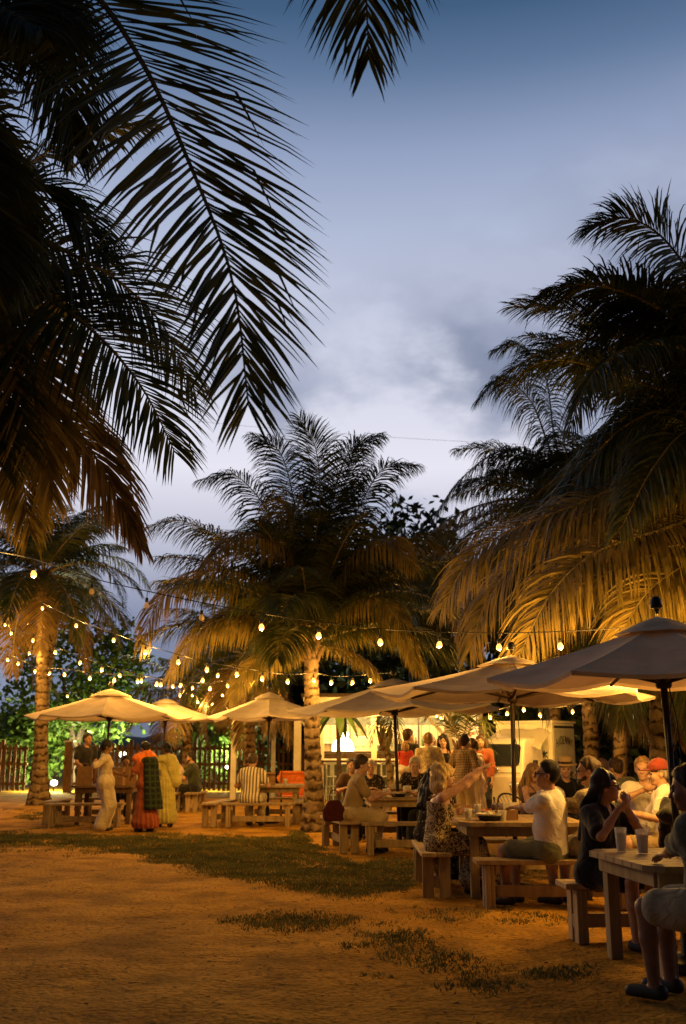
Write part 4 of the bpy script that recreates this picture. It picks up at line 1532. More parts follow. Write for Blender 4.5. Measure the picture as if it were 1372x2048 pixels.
# cab
cabp = [(-1.12, .35), (-1.16, .9), (-1.10, 1.06), (-.93, 1.60), (-.80, 1.68), (-.05, 1.70), (.0, .35)]
n = len(cabp)
V = []
for s in (-1, 1):
    for y, z in cabp:
        V.append((s * (.60 - .07 * max(0, z - 1.0) / .7), y, z))
F = [tuple(range(n)), tuple(range(n, 2 * n))[::-1]] + [(i, n + i, n + (i + 1) % n, (i + 1) % n) for i in range(n)]
o = obj('cab', V, F, M['vwhite'], van)
bev = o.modifiers.new('soft_edges', 'BEVEL')
bev.width, bev.segments = .05, 3
o.location = (-.06, 0, 0)


def rrect(w, h, r, n=5):
    P = []
    for cx, cz, a0 in ((w / 2 - r, h / 2 - r, 0), (-w / 2 + r, h / 2 - r, 90), (-w / 2 + r, -h / 2 + r, 180), (w / 2 - r, -h / 2 + r, 270)):
        for k in range(n + 1):
            a = R(a0 + 90 * k / n)
            P.append((cx + r * math.cos(a), cz + r * math.sin(a)))
    return P


tl = math.atan2(.17, .54)
P = rrect(.98, .46, .08)
V = [(x, -.03, z) for x, z in P] + [(x, 0, z) for x, z in P]
k = len(P)
F = [tuple(range(k))[::-1]] + [(i, (i + 1) % k, k + (i + 1) % k, k + i) for i in range(k)]
ws = obj('windscreen_seal', V, F, M['black'], van, False, (-.06, -1.018, 1.335), (-tl, 0, 0))
P = rrect(.91, .39, .06)
obj('windscreen', [(x, -.034, z) for x, z in P], [tuple(range(len(P)))[::-1]], M['carglass'], ws)
V, F = tube([(.02, -.045, -.17), (-.2, -.05, .08)], .008, 5)
obj('wiper', V, F, M['black'], ws)
for s in (-1, 1):
    V, F = lathe([(.02, -.05), (.10, -.04), (.115, 0), (.10, .02), (.02, .03)], 18)
    hl = obj('headlight', V, F, M['chrome'], van, True, (-.06 + s * .42, -1.19, .72), (R(90), 0, 0))
    V, F = lathe([(.02, .02), (.085, .025), (.05, .05), (.01, .058)], 16)
    obj('lens', V, F, glassy('headlamp_glass', (.9, .85, .7), .05, .6), hl, True)
    V, F = tube([(s * .60 - .06, -.85, 1.05), (s * .78 - .06, -.95, 1.12)], .012, 5)
    obj('mirror_arm', V, F, M['black'], van)
    box('mirror', (.10, .03, .16), (s * .80 - .06, -.96, 1.16), M['black'], van)
V, F = lathe([(.02, -.07), (.24, -.07), (.25, 0), (.24, .07), (.02, .07)], 20)
obj('wheel', V, F, M['tyre'], van, True, (-.06, -.85, .25), (0, R(90), 0))
for s in (-1, 1):
    obj('wheel', V, F, M['tyre'], van, True, (s * .6, .8, .25), (0, R(90), 0))
box('bumper', (1.0, .05, .10), (-.06, -1.19, .42), M['vwhite'], van)
box('front_seam', (1.1, .006, .012), (-.06, -1.172, .98), M['ink'], van, bev=0)
V, F = lathe([(.004, 0), (.05, 0), (.05, .012), (.004, .015)], 12)
obj('badge', V, F, M['chrome'], van, True, (-.06, -1.165, 1.03), (R(90), 0, 0))
# shield outline painted round the left headlight
for pts in ([(-.70 + .02, .93), (-.62, .80), (-.66, .52), (-.30, .50), (-.22, .60), (-.26, .93)], [(-.60, .60), (-.30, .60), (-.30, .54), (-.60, .54), (-.60, .60)]):
    V, F = tube([(x, -1.170, z) for x, z in pts], .008, 4)
    obj('painted_outline', V, F, M['ink'], van)
# crumpled clear rain hood over the cab
V, F = [], []
nx, ny = 17, 9
for i in range(nx):
    for j in range(ny):
        u, v = i / (nx - 1), j / (ny - 1)
        x = -.66 + 1.34 * u
        zt_ = 1.90 - .10 * (2 * abs(u - .5)) ** 3
        y = .03 - .62 * v ** .9
        z = zt_ - .10 * math.sin(math.pi * v * .5) - .26 * v ** 2.2 + .022 * math.sin(9 * u + 5 * v) + .015 * math.sin(17 * u - 6 * v)
        V.append((x, y, z))
for i in range(nx - 1):
    for j in range(ny - 1):
        a = i * ny + j
        F.append((a, a + ny, a + ny + 1, a + 1))
obj('rain_hood', V, F, glassy('clear_vinyl', (.75, .68, .5), .25, .55), van, True)


def text_mesh(s, size, m, name='lettering', font_scale=1.0, shear=0.0):
    cu = bpy.data.curves.new(name, 'FONT')
    cu.body = s
    cu.size = size
    cu.extrude = .002
    cu.shear = shear
    cu.align_x = 'CENTER'
    tmp = bpy.data.objects.new(name, cu)
    COL.objects.link(tmp)
    dg = bpy.context.evaluated_depsgraph_get()
    me = bpy.data.meshes.new_from_object(tmp.evaluated_get(dg))
    bpy.data.objects.remove(tmp)
    me.materials.clear()
    me.materials.append(m)
    return me


# HIDEAWAY in an arch on the side panel, cafe in script below it
word = 'HIDEAWAY'
for i, chx in enumerate(word):
    t = (i - (len(word) - 1) / 2)
    yy = .27 + .112 * i
    zz = 1.50 + .07 - .006 * t * t
    o = obj_me('letter', text_mesh(chx, .20, M['ink']), van, (.6855, yy, zz), (R(90), 0, R(90)), (.85, 1.25, 1))
    o.rotation_euler = (R(90), -t * .03, R(90))
obj_me('lettering', text_mesh('cafe', .26, M['ink'], shear=.4), van, (.6855, .66, 1.14), (R(90), 0, R(90)))
obj_me('lettering', text_mesh('AWAY', .13, M['ink']), van, (.30, .034, 1.60), (R(90), 0, 0))
# painted palm sprigs on the panels
rng = random.Random(3)
for side, spots in (('s', ((.35, .85), (.95, .92))), ('f', ((.50, 1.35), (.20, 1.45), (.52, 1.0)))):
    for (u, z) in spots:
        V, F = [], []
        for k in range(9):
            a = R(20 + 35 * k + rng.uniform(-10, 10))
            ln = rng.uniform(.07, .13)
            dx, dz = math.cos(a), math.sin(a)
            b = len(V)
            for (l, w) in ((0, .004), (.5, .014), (1, .001)):
                V += [(l * ln * dx - w * dz, l * ln * dz + w * dx), (l * ln * dx + w * dz, l * ln * dz - w * dx)]
            F += [(b, b + 1, b + 3, b + 2), (b + 2, b + 3, b + 5, b + 4)]
        if side == 's':
            obj('painted_sprig', [(.686, u + a, z + c) for a, c in V], F, M['ink'], van)
        else:
            obj('painted_sprig', [(u + a, .032, z + c) for a, c in V], F, M['ink'], van)

# young palms and leaves around the bar
yp = palm('young palm in front of the bar with pale splayed leaflets', (xat(930, 21.0), 21.0, 0), PX(925, 1490, 21.0), .09, .07, 0, 1, .5, 301, group='young palms')
for i, lst in enumerate(([(925, 1490, 21), (905, 1450, 20.9), (905, 1425, 20.8), (930, 1425, 20.7), (965, 1455, 20.6)],
                         [(925, 1490, 21), (945, 1450, 20.8), (965, 1440, 20.6), (975, 1470, 20.5)],
                         [(925, 1490, 21), (900, 1450, 21.2), (870, 1425, 21.3), (850, 1440, 21.4)],
                         [(925, 1490, 21), (935, 1440, 21.2), (950, 1410, 21.4), (990, 1420, 21.5)],
                         [(925, 1490, 21), (950, 1480, 20.7), (975, 1500, 20.6)])):
    pfrond(yp, lst, .62, n=30, droop=.5, seed=310 + i, wid=.014, k=14)
yq = palm('young dark palm beside the parasol pole at the bar', (xat(772, 24.0), 24.0, 0), PX(768, 1470, 24.0), .07, .06, 0, 1, .5, 321, group='young palms')
for i, lst in enumerate(([(768, 1470, 24), (762, 1435, 24), (750, 1445, 23.9), (742, 1490, 23.8)], [(768, 1470, 24), (780, 1430, 24), (795, 1445, 23.9), (800, 1490, 23.8)],
                         [(768, 1470, 24), (770, 1430, 23.8), (776, 1450, 23.5), (778, 1500, 23.3)])):
    pfrond(yq, lst, .45, n=26, droop=.9, seed=330 + i, wid=.016, k=12)
st = empty('slender_sapling', (xat(676, 20.0), 20.0, 0), 0, 'thin dark-stemmed sapling with broad drooping leaves beside the centre palm', 'sapling')
V, F = tube(spline([(0, 0, -.02), (.02, 0, 1.0), (-.01, 0, 2.2)], 12), np.linspace(.06, .035, 12), 8)
obj('stem', V, F, M['tree_bark'], st, True)
rng = random.Random(9)
for k in range(8):
    a = R(45 * k + rng.uniform(-15, 15))
    ln = rng.uniform(.45, .75)
    c, s = math.cos(a), math.sin(a)
    V, F = [], []
    for i in range(7):
        t = i / 6
        w = .09 * math.sin(math.pi * min(1, t * .92 + .06)) ** .8
        x, z = ln * t, 2.15 + .28 * t - .75 * t * t
        for q in (-1, 0, 1):
            V.append((c * x - s * w * q, s * x + c * w * q, z - .03 * abs(q)))
    for i in range(6):
        for q in (0, 1):
            b = i * 3 + q
            F.append((b, b + 1, b + 4, b + 3))
    obj('leaf', V, F, M['bush'], st, True)


# ------------------------------------------------------------------ people: smooth implicit bodies
def surface_nets(vol, h, org):
    s = vol < 0
    nx, ny, nz = vol.shape
    offs = [(i, j, k) for i in (0, 1) for j in (0, 1) for k in (0, 1)]
    cnt = np.zeros((nx - 1, ny - 1, nz - 1), np.int8)
    for (i, j, k) in offs:
        cnt += s[i:nx - 1 + i, j:ny - 1 + j, k:nz - 1 + k]
    act = (cnt > 0) & (cnt < 8)
    idx = np.argwhere(act)
    ids = np.full(act.shape, -1, np.int32)
    ids[act] = np.arange(len(idx))
    cv = np.stack([vol[idx[:, 0] + i, idx[:, 1] + j, idx[:, 2] + k] for (i, j, k) in offs], 1)
    O = np.array(offs, float)
    acc = np.zeros((len(idx), 3))
    num = np.zeros(len(idx))
    for a in range(8):
        for b in range(a + 1, 8):
            if abs(O[a] - O[b]).sum() != 1:
                continue
            va, vb = cv[:, a], cv[:, b]
            cr = (va < 0) != (vb < 0)
            t = np.where(cr, va / np.where(cr, va - vb, 1), 0)[:, None]
            acc += cr[:, None] * (O[a] + t * (O[b] - O[a]))
            num += cr
    V = np.array(org) + h * (idx + acc / num[:, None])
    quads = []
    for ax in range(3):
        o1, o2 = (ax + 1) % 3, (ax + 2) % 3
        sl0 = [slice(None)] * 3
        sl1 = [slice(None)] * 3
        sl0[ax], sl1[ax] = slice(0, -1), slice(1, None)
        e = s[tuple(sl0)] != s[tuple(sl1)]
        p = np.argwhere(e)
        p = p[(p[:, o1] > 0) & (p[:, o2] > 0) & (p[:, o1] < ids.shape[o1]) & (p[:, o2] < ids.shape[o2])]
        flip = s[p[:, 0], p[:, 1], p[:, 2]]
        q = []
        for d1, d2 in ((-1, -1), (0, -1), (0, 0), (-1, 0)):
            c = p.copy()
            c[:, o1] += d1
            c[:, o2] += d2
            q.append(ids[c[:, 0], c[:, 1], c[:, 2]])
        q = np.stack(q, 1)
        q[~flip] = q[~flip][:, ::-1]
        quads.append(q)
    F = np.vstack(quads)
    F = F[(F >= 0).all(1)]
    return V, F


def _eval(p, P):
    if p[0] == 'rc':
        _, a, b, ra, rb, fl = p
        a, b = np.asarray(a, float), np.asarray(b, float)
        Q = P - a
        ba = b - a
        if fl is not None:
            n, f = np.asarray(fl[0], float), fl[1]
            Q = Q + (f - 1) * (Q @ n)[..., None] * n
            ba = ba + (f - 1) * (ba @ n) * n
        t = np.clip((Q @ ba) / max(ba @ ba, 1e-9), 0, 1)
        return np.linalg.norm(Q - t[..., None] * ba, axis=-1) - (ra + (rb - ra) * t)
    _, c, r, Rm = p
    Q = (P - np.asarray(c, float)) @ Rm
    r = np.asarray(r, float)
    k0 = np.linalg.norm(Q / r, axis=-1)
    return (k0 - 1) * r.min() * np.clip(k0, .6, 1.5) ** .0 * (r.mean() / r.min()) ** .5


def _bb(p):
    if p[0] == 'rc':
        r = max(p[3], p[4])
        lo = np.minimum(p[1], p[2]) - r
        hi = np.maximum(p[1], p[2]) + r
    else:
        r = max(p[2])
        lo, hi = np.asarray(p[1]) - r, np.asarray(p[1]) + r
    return lo, hi


def sdf_mesh(prims, h, k=.025, subs=(), cuts=(), warp=None):
    los, his = zip(*[_bb(p) for p in prims])
    pad = .03 + 2 * h
    lo = np.min(los, 0) - pad
    hi = np.max(his, 0) + pad
    n = np.ceil((hi - lo) / h).astype(int) + 1
    ax = [lo[i] + h * np.arange(n[i]) for i in range(3)]
    vol = np.full(n, .5, np.float64)

    def block(p, m):
        a, b = _bb(p)
        i0 = np.maximum(((a - m - lo) / h).astype(int), 0)
        i1 = np.minimum(((b + m - lo) / h).astype(int) + 2, n)
        sl = tuple(slice(i0[i], i1[i]) for i in range(3))
        G_ = np.stack(np.meshgrid(ax[0][sl[0]], ax[1][sl[1]], ax[2][sl[2]], indexing='ij'), -1)
        return sl, G_
    for p in prims:
        kk = k
        if len(p) > 0 and p[0] == 'rc' and max(p[3], p[4]) < .02:
            kk = .008
        sl, G_ = block(p, kk + 2 * h)
        d = _eval(p, G_)
        v = vol[sl]
        hh = np.clip(.5 + .5 * (v - d) / kk, 0, 1)
        vol[sl] = v * (1 - hh) + d * hh - kk * hh * (1 - hh)
    if warp is not None or cuts:
        G_ = np.stack(np.meshgrid(*ax, indexing='ij'), -1)
        if warp is not None:
            m = np.abs(vol) < .05
            vol[m] += warp(G_[m])
        for pt, nrm in cuts:
            vol = np.maximum(vol, (G_ - np.asarray(pt)) @ np.asarray(nrm))
    for p in subs:
        sl, G_ = block(p, .02)
        vol[sl] = np.maximum(vol[sl], -_eval(p, G_))
    vol[0], vol[-1] = .5, .5
    vol[:, 0], vol[:, -1] = .5, .5
    vol[:, :, 0], vol[:, :, -1] = .5, .5
    return surface_nets(vol, h, lo)


def wrinkle(seed, amp=.006, freq=28):
    rng = np.random.default_rng(seed)
    K = rng.normal(0, 1, (7, 3)) * freq * np.array((1, 1, .7))
    ph = rng.uniform(0, 6.28, 7)

    def f(P):
        o = 0
        for i in range(7):
            o = o + np.sin(P @ K[i] + ph[i] + 1.2 * np.sin(P @ K[(i + 2) % 7] * .5))
        return amp * (o / 2.6 - .75)
    return f


def pleat(seed, amp=.012, num=17):
    def f(P):
        th = np.arctan2(P[:, 1], P[:, 0])
        return amp * np.sin(num * th + 5 * P[:, 2] + seed) * np.clip(1.25 - P[:, 2], .2, 1) + .003 * np.sin(40 * P[:, 2] + 9 * P[:, 0])
    return f


def strand(seed, amp=.006, freq=70):
    rng = np.random.default_rng(seed)
    K = rng.normal(0, 1, (6, 3)) * freq * np.array((1, 1, .18))
    ph = rng.uniform(0, 6.28, 6)
    return lambda P: amp * sum(np.sin(P @ K[i] + ph[i]) for i in range(6)) / 2.2


def curl(seed, amp=.012, freq=75):
    rng = np.random.default_rng(seed)
    K = rng.normal(0, 1, (6, 3)) * freq * .6
    ph = rng.uniform(0, 6.28, 6)
    return lambda P: amp * sum(np.sin(P @ K[i] + ph[i]) for i in range(6)) / 2.2


def ik(a, t, l1, l2, hint):
    a, t, hint = (np.asarray(v, float) for v in (a, t, hint))
    d = t - a
    L = np.linalg.norm(d)
    if L > (l1 + l2) * .995:
        t = a + d / L * (l1 + l2) * .995
        L = (l1 + l2) * .995
    d = (t - a) / L
    c = np.clip((l1 * l1 + L * L - l2 * l2) / (2 * l1 * L), -1, 1)
    n = hint - d * (hint @ d)
    n /= np.linalg.norm(n) + 1e-9
    return a + d * (l1 * c) + n * (l1 * math.sqrt(max(0, 1 - c * c))), t


def rotm(yaw, pitch, roll=0.0):
    """columns: right, forward, up. yaw turns left, pitch lifts the face."""
    return np.array((Matrix.Rotation(R(yaw), 3, 'Z') @ Matrix.Rotation(R(pitch), 3, 'X') @ Matrix.Rotation(R(roll), 3, 'Y')))


def unit(v):
    v = np.asarray(v, float)
    return v / (np.linalg.norm(v) + 1e-9)


# cloth patterns --------------------------------------------------------------
def fold_bump(nt, b):
    t = nt.nodes.new('ShaderNodeTexCoord')
    w = nt.nodes.new('ShaderNodeTexNoise')
    w.inputs['Scale'].default_value = 5.0
    w.inputs['Detail'].default_value = 4
    w.inputs['Distortion'].default_value = 2.2
    nt.links.new(t.outputs['Object'], w.inputs[0])
    add_bump(nt, b, w.outputs[0], .55, .05)


def cloth(name, c, var=.14, rough=.85):
    m, nt, b = newmat(name)
    colr, n, co = noise_col(nt, tuple(x * (1 - var) for x in c), tuple(min(1, x * (1 + var)) for x in c), 6, 6)
    nt.links.new(colr, b.inputs['Base Color'])
    b.inputs['Roughness'].default_value = rough
    b.inputs['Specular IOR Level'].default_value = .15
    b.inputs['Sheen Weight'].default_value = .2
    fold_bump(nt, b)
    return m


def pattern(name, c1, c2, kind, scale=20.0, rough=.85):
    m, nt, b = newmat(name)
    t = nt.nodes.new('ShaderNodeTexCoord')
    if kind == 'stripe':
        w = nt.nodes.new('ShaderNodeTexWave')
        w.bands_direction = 'X'
        w.inputs['Scale'].default_value = scale
        w.inputs['Distortion'].default_value = .3
        nt.links.new(t.outputs['Object'], w.inputs[0])
        fac = w.outputs[1]
    elif kind == 'plaid':
        sx = nt.nodes.new('ShaderNodeTexWave')
        sx.bands_direction = 'X'
        sz = nt.nodes.new('ShaderNodeTexWave')
        sz.bands_direction = 'Z'
        ad = nt.nodes.new('ShaderNodeMath')
        ad.operation = 'MAXIMUM'
        for s_ in (sx, sz):
            s_.inputs['Scale'].default_value = scale
            nt.links.new(t.outputs['Object'], s_.inputs[0])
        nt.links.new(sx.outputs[1], ad.inputs[0])
        nt.links.new(sz.outputs[1], ad.inputs[1])
        fac = ad.outputs[0]
    elif kind == 'dots':
        v = nt.nodes.new('ShaderNodeTexVoronoi')
        v.inputs['Scale'].default_value = scale
        nt.links.new(t.outputs['Object'], v.inputs[0])
        fac = v.outputs['Distance']
    else:
        n0 = nt.nodes.new('ShaderNodeTexNoise')
        n0.inputs['Scale'].default_value = scale
        n0.inputs['Detail'].default_value = 3
        n0.inputs['Distortion'].default_value = 1.5
        nt.links.new(t.outputs['Object'], n0.inputs[0])
        fac = n0.outputs[0]
    r = nt.nodes.new('ShaderNodeValToRGB')
    lo, hi = {'stripe': (.35, .55), 'plaid': (.72, .85), 'dots': (.20, .30)}.get(kind, (.46, .54))
    r.color_ramp.elements[0].position, r.color_ramp.elements[1].position = lo, hi
    r.color_ramp.elements[0].color, r.color_ramp.elements[1].color = (*c1, 1), (*c2, 1)
    nt.links.new(fac, r.inputs[0])
    nt.links.new(r.outputs[0], b.inputs['Base Color'])
    b.inputs['Roughness'].default_value = rough
    b.inputs['Specular IOR Level'].default_value = .15
    fold_bump(nt, b)
    return m


def skin_mat(name, c):
    m, nt, b = newmat(name)
    colr, n, _ = noise_col(nt, tuple(x * .86 for x in c), tuple(min(1, x * 1.12) for x in c), 22, 5)
    nt.links.new(colr, b.inputs['Base Color'])
    b.inputs['Roughness'].default_value = .48
    b.inputs['Subsurface Weight'].default_value = .0
    b.inputs['Specular IOR Level'].default_value = .35
    add_bump(nt, b, n, .08)
    return m


def hair_mat(name, c):
    return plain(name, c, .55, .55, 70, .9, 0, .3, 0, (1, 1, .10))


SK = dict(fair=skin_mat('skin_fair', (.56, .33, .22)), tan=skin_mat('skin_tan', (.43, .235, .14)), brown=skin_mat('skin_brown', (.25, .125, .07)),
          pale=skin_mat('skin_pale', (.60, .38, .27)))
HR = dict(black=hair_mat('hair_black', (.012, .010, .009)), brown=hair_mat('hair_brown', (.05, .028, .014)), blond=hair_mat('hair_blond', (.60, .44, .20)),
          white=hair_mat('hair_white', (.55, .50, .42)), grey=hair_mat('hair_grey', (.25, .21, .17)), sandy=hair_mat('hair_sandy', (.30, .18, .08)))
SHOE = plain('dark_shoe', (.03, .022, .016), .6, .3)
LENS = plain('spectacle_frame', (.01, .01, .01), .3, .2)
EYE = plain('eye', (.03, .02, .015), .2, .1, 5, 0)
PEOPLE = []


def hand_prims(wr, d, nrm, side, sc, fr, curlv, spread=.0):
    d, nrm = unit(d), np.asarray(nrm, float)
    nrm = unit(nrm - d * (nrm @ d))
    sd = np.cross(d, nrm) * side
    out = [('rc', wr, wr + d * .082 * sc, .027 * sc, .030 * sc, (nrm, 1.75))]
    for q, (o, ln) in enumerate(zip((-.027, -.009, .010, .028), (.058, .072, .078, .068))):
        b = wr + d * .088 * sc + sd * o * sc
        d1 = unit(d + nrm * curlv * .5 + sd * (o * 6 * spread))
        d2 = unit(d + nrm * curlv * 1.4 + sd * (o * 6 * spread))
        m = b + d1 * ln * .55 * sc
        out += [('rc', b - d * .015, m, fr, fr * .95, None), ('rc', m, m + d2 * ln * .5 * sc, fr * .95, fr * .8, None)]
    tb = wr + d * .028 * sc + sd * .026 * sc
    tm = tb + unit(d * .65 + sd * .75 + nrm * .2) * .042 * sc
    out += [('rc', tb, tm, fr * 1.25, fr * 1.1, None), ('rc', tm, tm + unit(d * .95 + sd * .25 + nrm * .35) * .034 * sc, fr * 1.05, fr * .85, None)]
    return out


def person(label, x, y, yaw, pose='sit', H=1.72, seat=.45, lean=(6, 0), head=(0, 0, 0), lh=None, rh=None, lw=None, rw=None, lhint=None, rhint=None, feet=None,
           skin='fair', hair=('short', 'brown'), top=None, bottom=None, res=.012, build=1.0, woman=False, glasses=False, curlv=.5, palm_n=None, bare=False,
           extra=None, zoff=0.0, beard=False, cap=None, twist=0.0, group=None):
    k = H / 1.72
    seed = len(PEOPLE) + 17
    PEOPLE.append(label)
    root = empty('person', (x, y, zoff), R(yaw), label, 'person', group)
    Mi = np.array(Matrix.Rotation(-R(yaw), 3, 'Z'))

    def loc(w):
        return Mi @ (np.asarray(w, float) - np.array((x, y, zoff)))
    sit = pose == 'sit'
    pel = np.array((0, 0, seat + .105 * k if sit else .93 * k))
    u = unit((math.sin(R(lean[1])), math.sin(R(lean[0])), math.cos(R(lean[0])) * math.cos(R(lean[1]))))
    rt = np.array((math.cos(R(twist)), math.sin(R(twist)), 0))
    rt = unit(rt - u * (rt @ u))
    fw = np.cross(u, rt)
    waist, chest, neck = pel + u * .14 * k, pel + u * .36 * k, pel + u * .505 * k
    sw = (.155 if woman else .178) * k
    shL, shR = neck - u * .055 * k - rt * sw, neck - u * .055 * k + rt * sw
    Rh = rotm(head[0] + twist, head[1], head[2] if len(head) > 2 else 0)
    hd = neck + unit(u + np.array((0, 0, 1.2))) * .155 * k + Rh[:, 1] * .022 * k

    def hp(p):
        return hd + Rh @ (np.array(p) * k)
    hipL, hipR = pel - rt * .085 * k - u * .02, pel + rt * .085 * k - u * .02
    # arms
    if lw is not None:
        lh = loc(lw)
    if rw is not None:
        rh = loc(rw)
    if lh is None:
        lh = (-.17, .40, .82) if sit else (-.25, .05, .80 * k)
    if rh is None:
        rh = (.17, .40, .82) if sit else (.25, .05, .80 * k)
    elL, wrL = ik(shL, lh, .285 * k, .25 * k, lhint if lhint is not None else (-.6, -.6, -.8))
    elR, wrR = ik(shR, rh, .285 * k, .25 * k, rhint if rhint is not None else (.6, -.6, -.8))
    # legs
    if feet is None:
        feet = ((-.12, .43, .085), (.12, .43, .085)) if sit else ((-.10, .03, .085), (.10, -.04, .085))
    if sit and seat > .6:
        feet = ((-.10, .18, seat - .2), (.10, .18, seat - .2))
    knL, anL = ik(hipL, feet[0], .43 * k, .42 * k, (-.12, 1, .6 if sit else 0))
    knR, anR = ik(hipR, feet[1], .43 * k, .42 * k, (.12, 1, .6 if sit else 0))
    b = build
    fr = max(.0085 * k, res * .82)
    torso = [('rc', waist, chest, .122 * b * k, .145 * b * k, (fw, 1.32)), ('rc', pel, waist, .142 * b * k, .125 * b * k, (fw, 1.22)),
             ('rc', shL + rt * .03, shR - rt * .03, .056 * k, .056 * k, None), ('rc', hipL, hipR, .105 * b * k, .105 * b * k, None),
             ('rc', chest - rt * .06, neck - u * .05, .10 * k, .07 * k, (fw, 1.2)), ('rc', chest + rt * .06, neck - u * .05, .10 * k, .07 * k, (fw, 1.2))]
    if woman:
        torso += [('el', chest - u * .04 * k + fw * .085 * k + rt * s * .068 * k, (.062 * k, .055 * k, .06 * k), np.eye(3)) for s in (-1, 1)]
    elif b > 1.08:
        torso += [('el', waist + fw * .05 * k, (.115 * b * k, .10 * b * k, .13 * k), np.eye(3))]
    body = list(torso)
    body += [('rc', neck - u * .04, hp((0, -.018, -.055)), .056 * k, .052 * k, None)]
    for sh, el, wr in ((shL, elL, wrL), (shR, elR, wrR)):
        body += [('rc', sh, el, .047 * k * b ** .5, .038 * k, None), ('rc', el, el * .55 + wr * .45, .037 * k, .036 * k, None), ('rc', el * .55 + wr * .45, wr, .036 * k, .025 * k, None)]
    for hpj, kn, an in ((hipL, knL, anL), (hipR, knR, anR)):
        body += [('rc', hpj, kn, .082 * k * b ** .5, .055 * k, None), ('rc', kn, kn * .6 + an * .4, .053 * k, .053 * k, None), ('rc', kn * .6 + an * .4, an, .052 * k, .035 * k, None)]
        body += [('rc', an - np.array((0, .03, .035)), an + np.array((0, .13, -.045)) * k, .036 * k, .030 * k, None)]
    pn = palm_n if palm_n is not None else ((0, 0, -1) if sit else None)
    body += hand_prims(wrL, unit(wrL - elL) * .7 + (np.array((0, .3, 0)) if sit else 0), pn if pn is not None else rt, -1, k, fr, curlv)
    body += hand_prims(wrR, unit(wrR - elR) * .7 + (np.array((0, .3, 0)) if sit else 0), pn if pn is not None else -rt, -1, k, fr, curlv)
    ks = k
    hprims = [('el', hp((0, -.012, .032)), (.076 * ks, .095 * ks, .093 * ks), Rh), ('el', hp((0, .028, -.035)), (.060 * ks, .066 * ks, .085 * ks), Rh),
              ('el', hp((0, .066, -.092)), (.028 * ks, .022 * ks, .022 * ks), Rh), ('rc', hp((0, .092, .008)), hp((0, .112, -.026)), .009 * ks, .015 * ks, None),
              ('rc', hp((-.034, .083, .024)), hp((.034, .083, .024)), .013 * ks, .013 * ks, None), ('rc', hp((-.02, .090, -.058)), hp((.02, .090, -.058)), .009 * ks, .009 * ks, None)]
    for s in (-1, 1):
        hprims += [('el', hp((s * .078, -.008, -.008)), (.013 * ks, .022 * ks, .032 * ks), Rh), ('el', hp((s * .036, .066, -.03)), (.026 * ks, .024 * ks, .026 * ks), Rh)]
    subs = [('el', hp((s * .032, .103, .002)), (.017 * ks, .018 * ks, .013 * ks), Rh) for s in (-1, 1)]
    V, F = sdf_mesh(body + hprims, res, .024, subs)
    obj('body', V, F, SK[skin], root, True)
    # eyes
    if abs(((yaw + head[0] + 180) % 360) - 180) > 60:
        parts = []
        for s in (-1, 1):
            v, f = lathe([(.001, -.011), (.009, -.007), (.0125, 0), (.009, .007), (.001, .011)], 8)
            parts.append(([hp((s * .032, .083, .004)) + np.array(p) * k for p in v], f))
        V, F = join(parts)
        obj('eyes', V, F, EYE, root, True)['kind'] = 'stuff'
    # hair
    style, hc = hair
    hm = HR[hc]
    if style != 'none':
        n_ = Rh @ unit((0, -.78, .62))
        infl = {'curly': .030, 'bob': .02}.get(style, .012)
        hpr = [('el', hp((0, -.016, .040)), ((.080 + infl) * ks, (.098 + infl) * ks, (.094 + infl) * ks), Rh)]
        cutd = {'fringe': .045}.get(style, -.014)
        cuts = [(hp((0, .045, .055)) - n_ * 0, -n_)] if style != 'balding' else [(hp((0, -.03, .02)), Rh @ unit((0, .5, 1)))]
        wf = strand(seed, .0045)
        kk = .02
        if style == 'short':
            hpr += [('el', hp((0, -.05, -.02)), (.075 * ks, .055 * ks, .06 * ks), Rh)]
        if style in ('long', 'straight'):
            dn = np.array((0, 0, -1.0))
            bk = -fw
            for s in (-1, 0, 1):
                a = hp((s * .065, -.055, .0))
                m_ = neck + bk * (.10 + .02 * (s == 0)) + rt * s * .075 - u * .02
                e_ = m_ - u * (.26 if style == 'long' else .20) * k + bk * .02
                hpr += [('rc', a, m_, .055 * k, .052 * k, None), ('rc', m_, e_, .052 * k, .035 * k, None)]
            for s in (-1, 1):
                a = hp((s * .078, .0, .02))
                m_ = neck + rt * s * .115 + fw * .02 - u * .04
                hpr += [('rc', a, m_, .026 * k, .026 * k, None), ('rc', m_, m_ - u * .14 * k, .026 * k, .014 * k, None)]
            cuts = []
            wf = strand(seed, .011, 60)
        if style in ('curly', 'bob'):
            for s in (-1, 1):
                hpr += [('rc', hp((s * .085, -.02, .02)), hp((s * .09, -.03, -.10)), .045 * k, .04 * k, None)]
            hpr += [('rc', hp((0, -.085, .02)), hp((0, -.085, -.13)), .06 * k, .055 * k, None), ('rc', hp((-.06, -.07, -.05)), hp((.06, -.07, -.10)), .055 * k, .05 * k, None)]
            cuts = []
            wf = curl(seed) if style == 'curly' else strand(seed, .007)
        if style == 'bun':
            hpr += [('el', hp((0, -.115, .05)), (.045 * ks,) * 3, Rh), ('el', hp((0, -.05, -.02)), (.075 * ks, .055 * ks, .06 * ks), Rh)]
        if style in ('ponytail', 'braid'):
            hpr += [('el', hp((0, -.05, -.02)), (.075 * ks, .055 * ks, .06 * ks), Rh), ('rc', hp((0, -.10, .0)), hp((0, -.135, -.10)), .035 * k, .035 * k, None),
                    ('rc', hp((0, -.135, -.10)), neck - fw * .13 - u * .22 * k, .034 * k, .02 * k, None)]
            cuts = []
        # keep the face clear
        fsub = [('el', hp((0, .095, -.035)), (.062 * ks, .075 * ks, .098 * ks), Rh)] if style not in ('balding',) else []
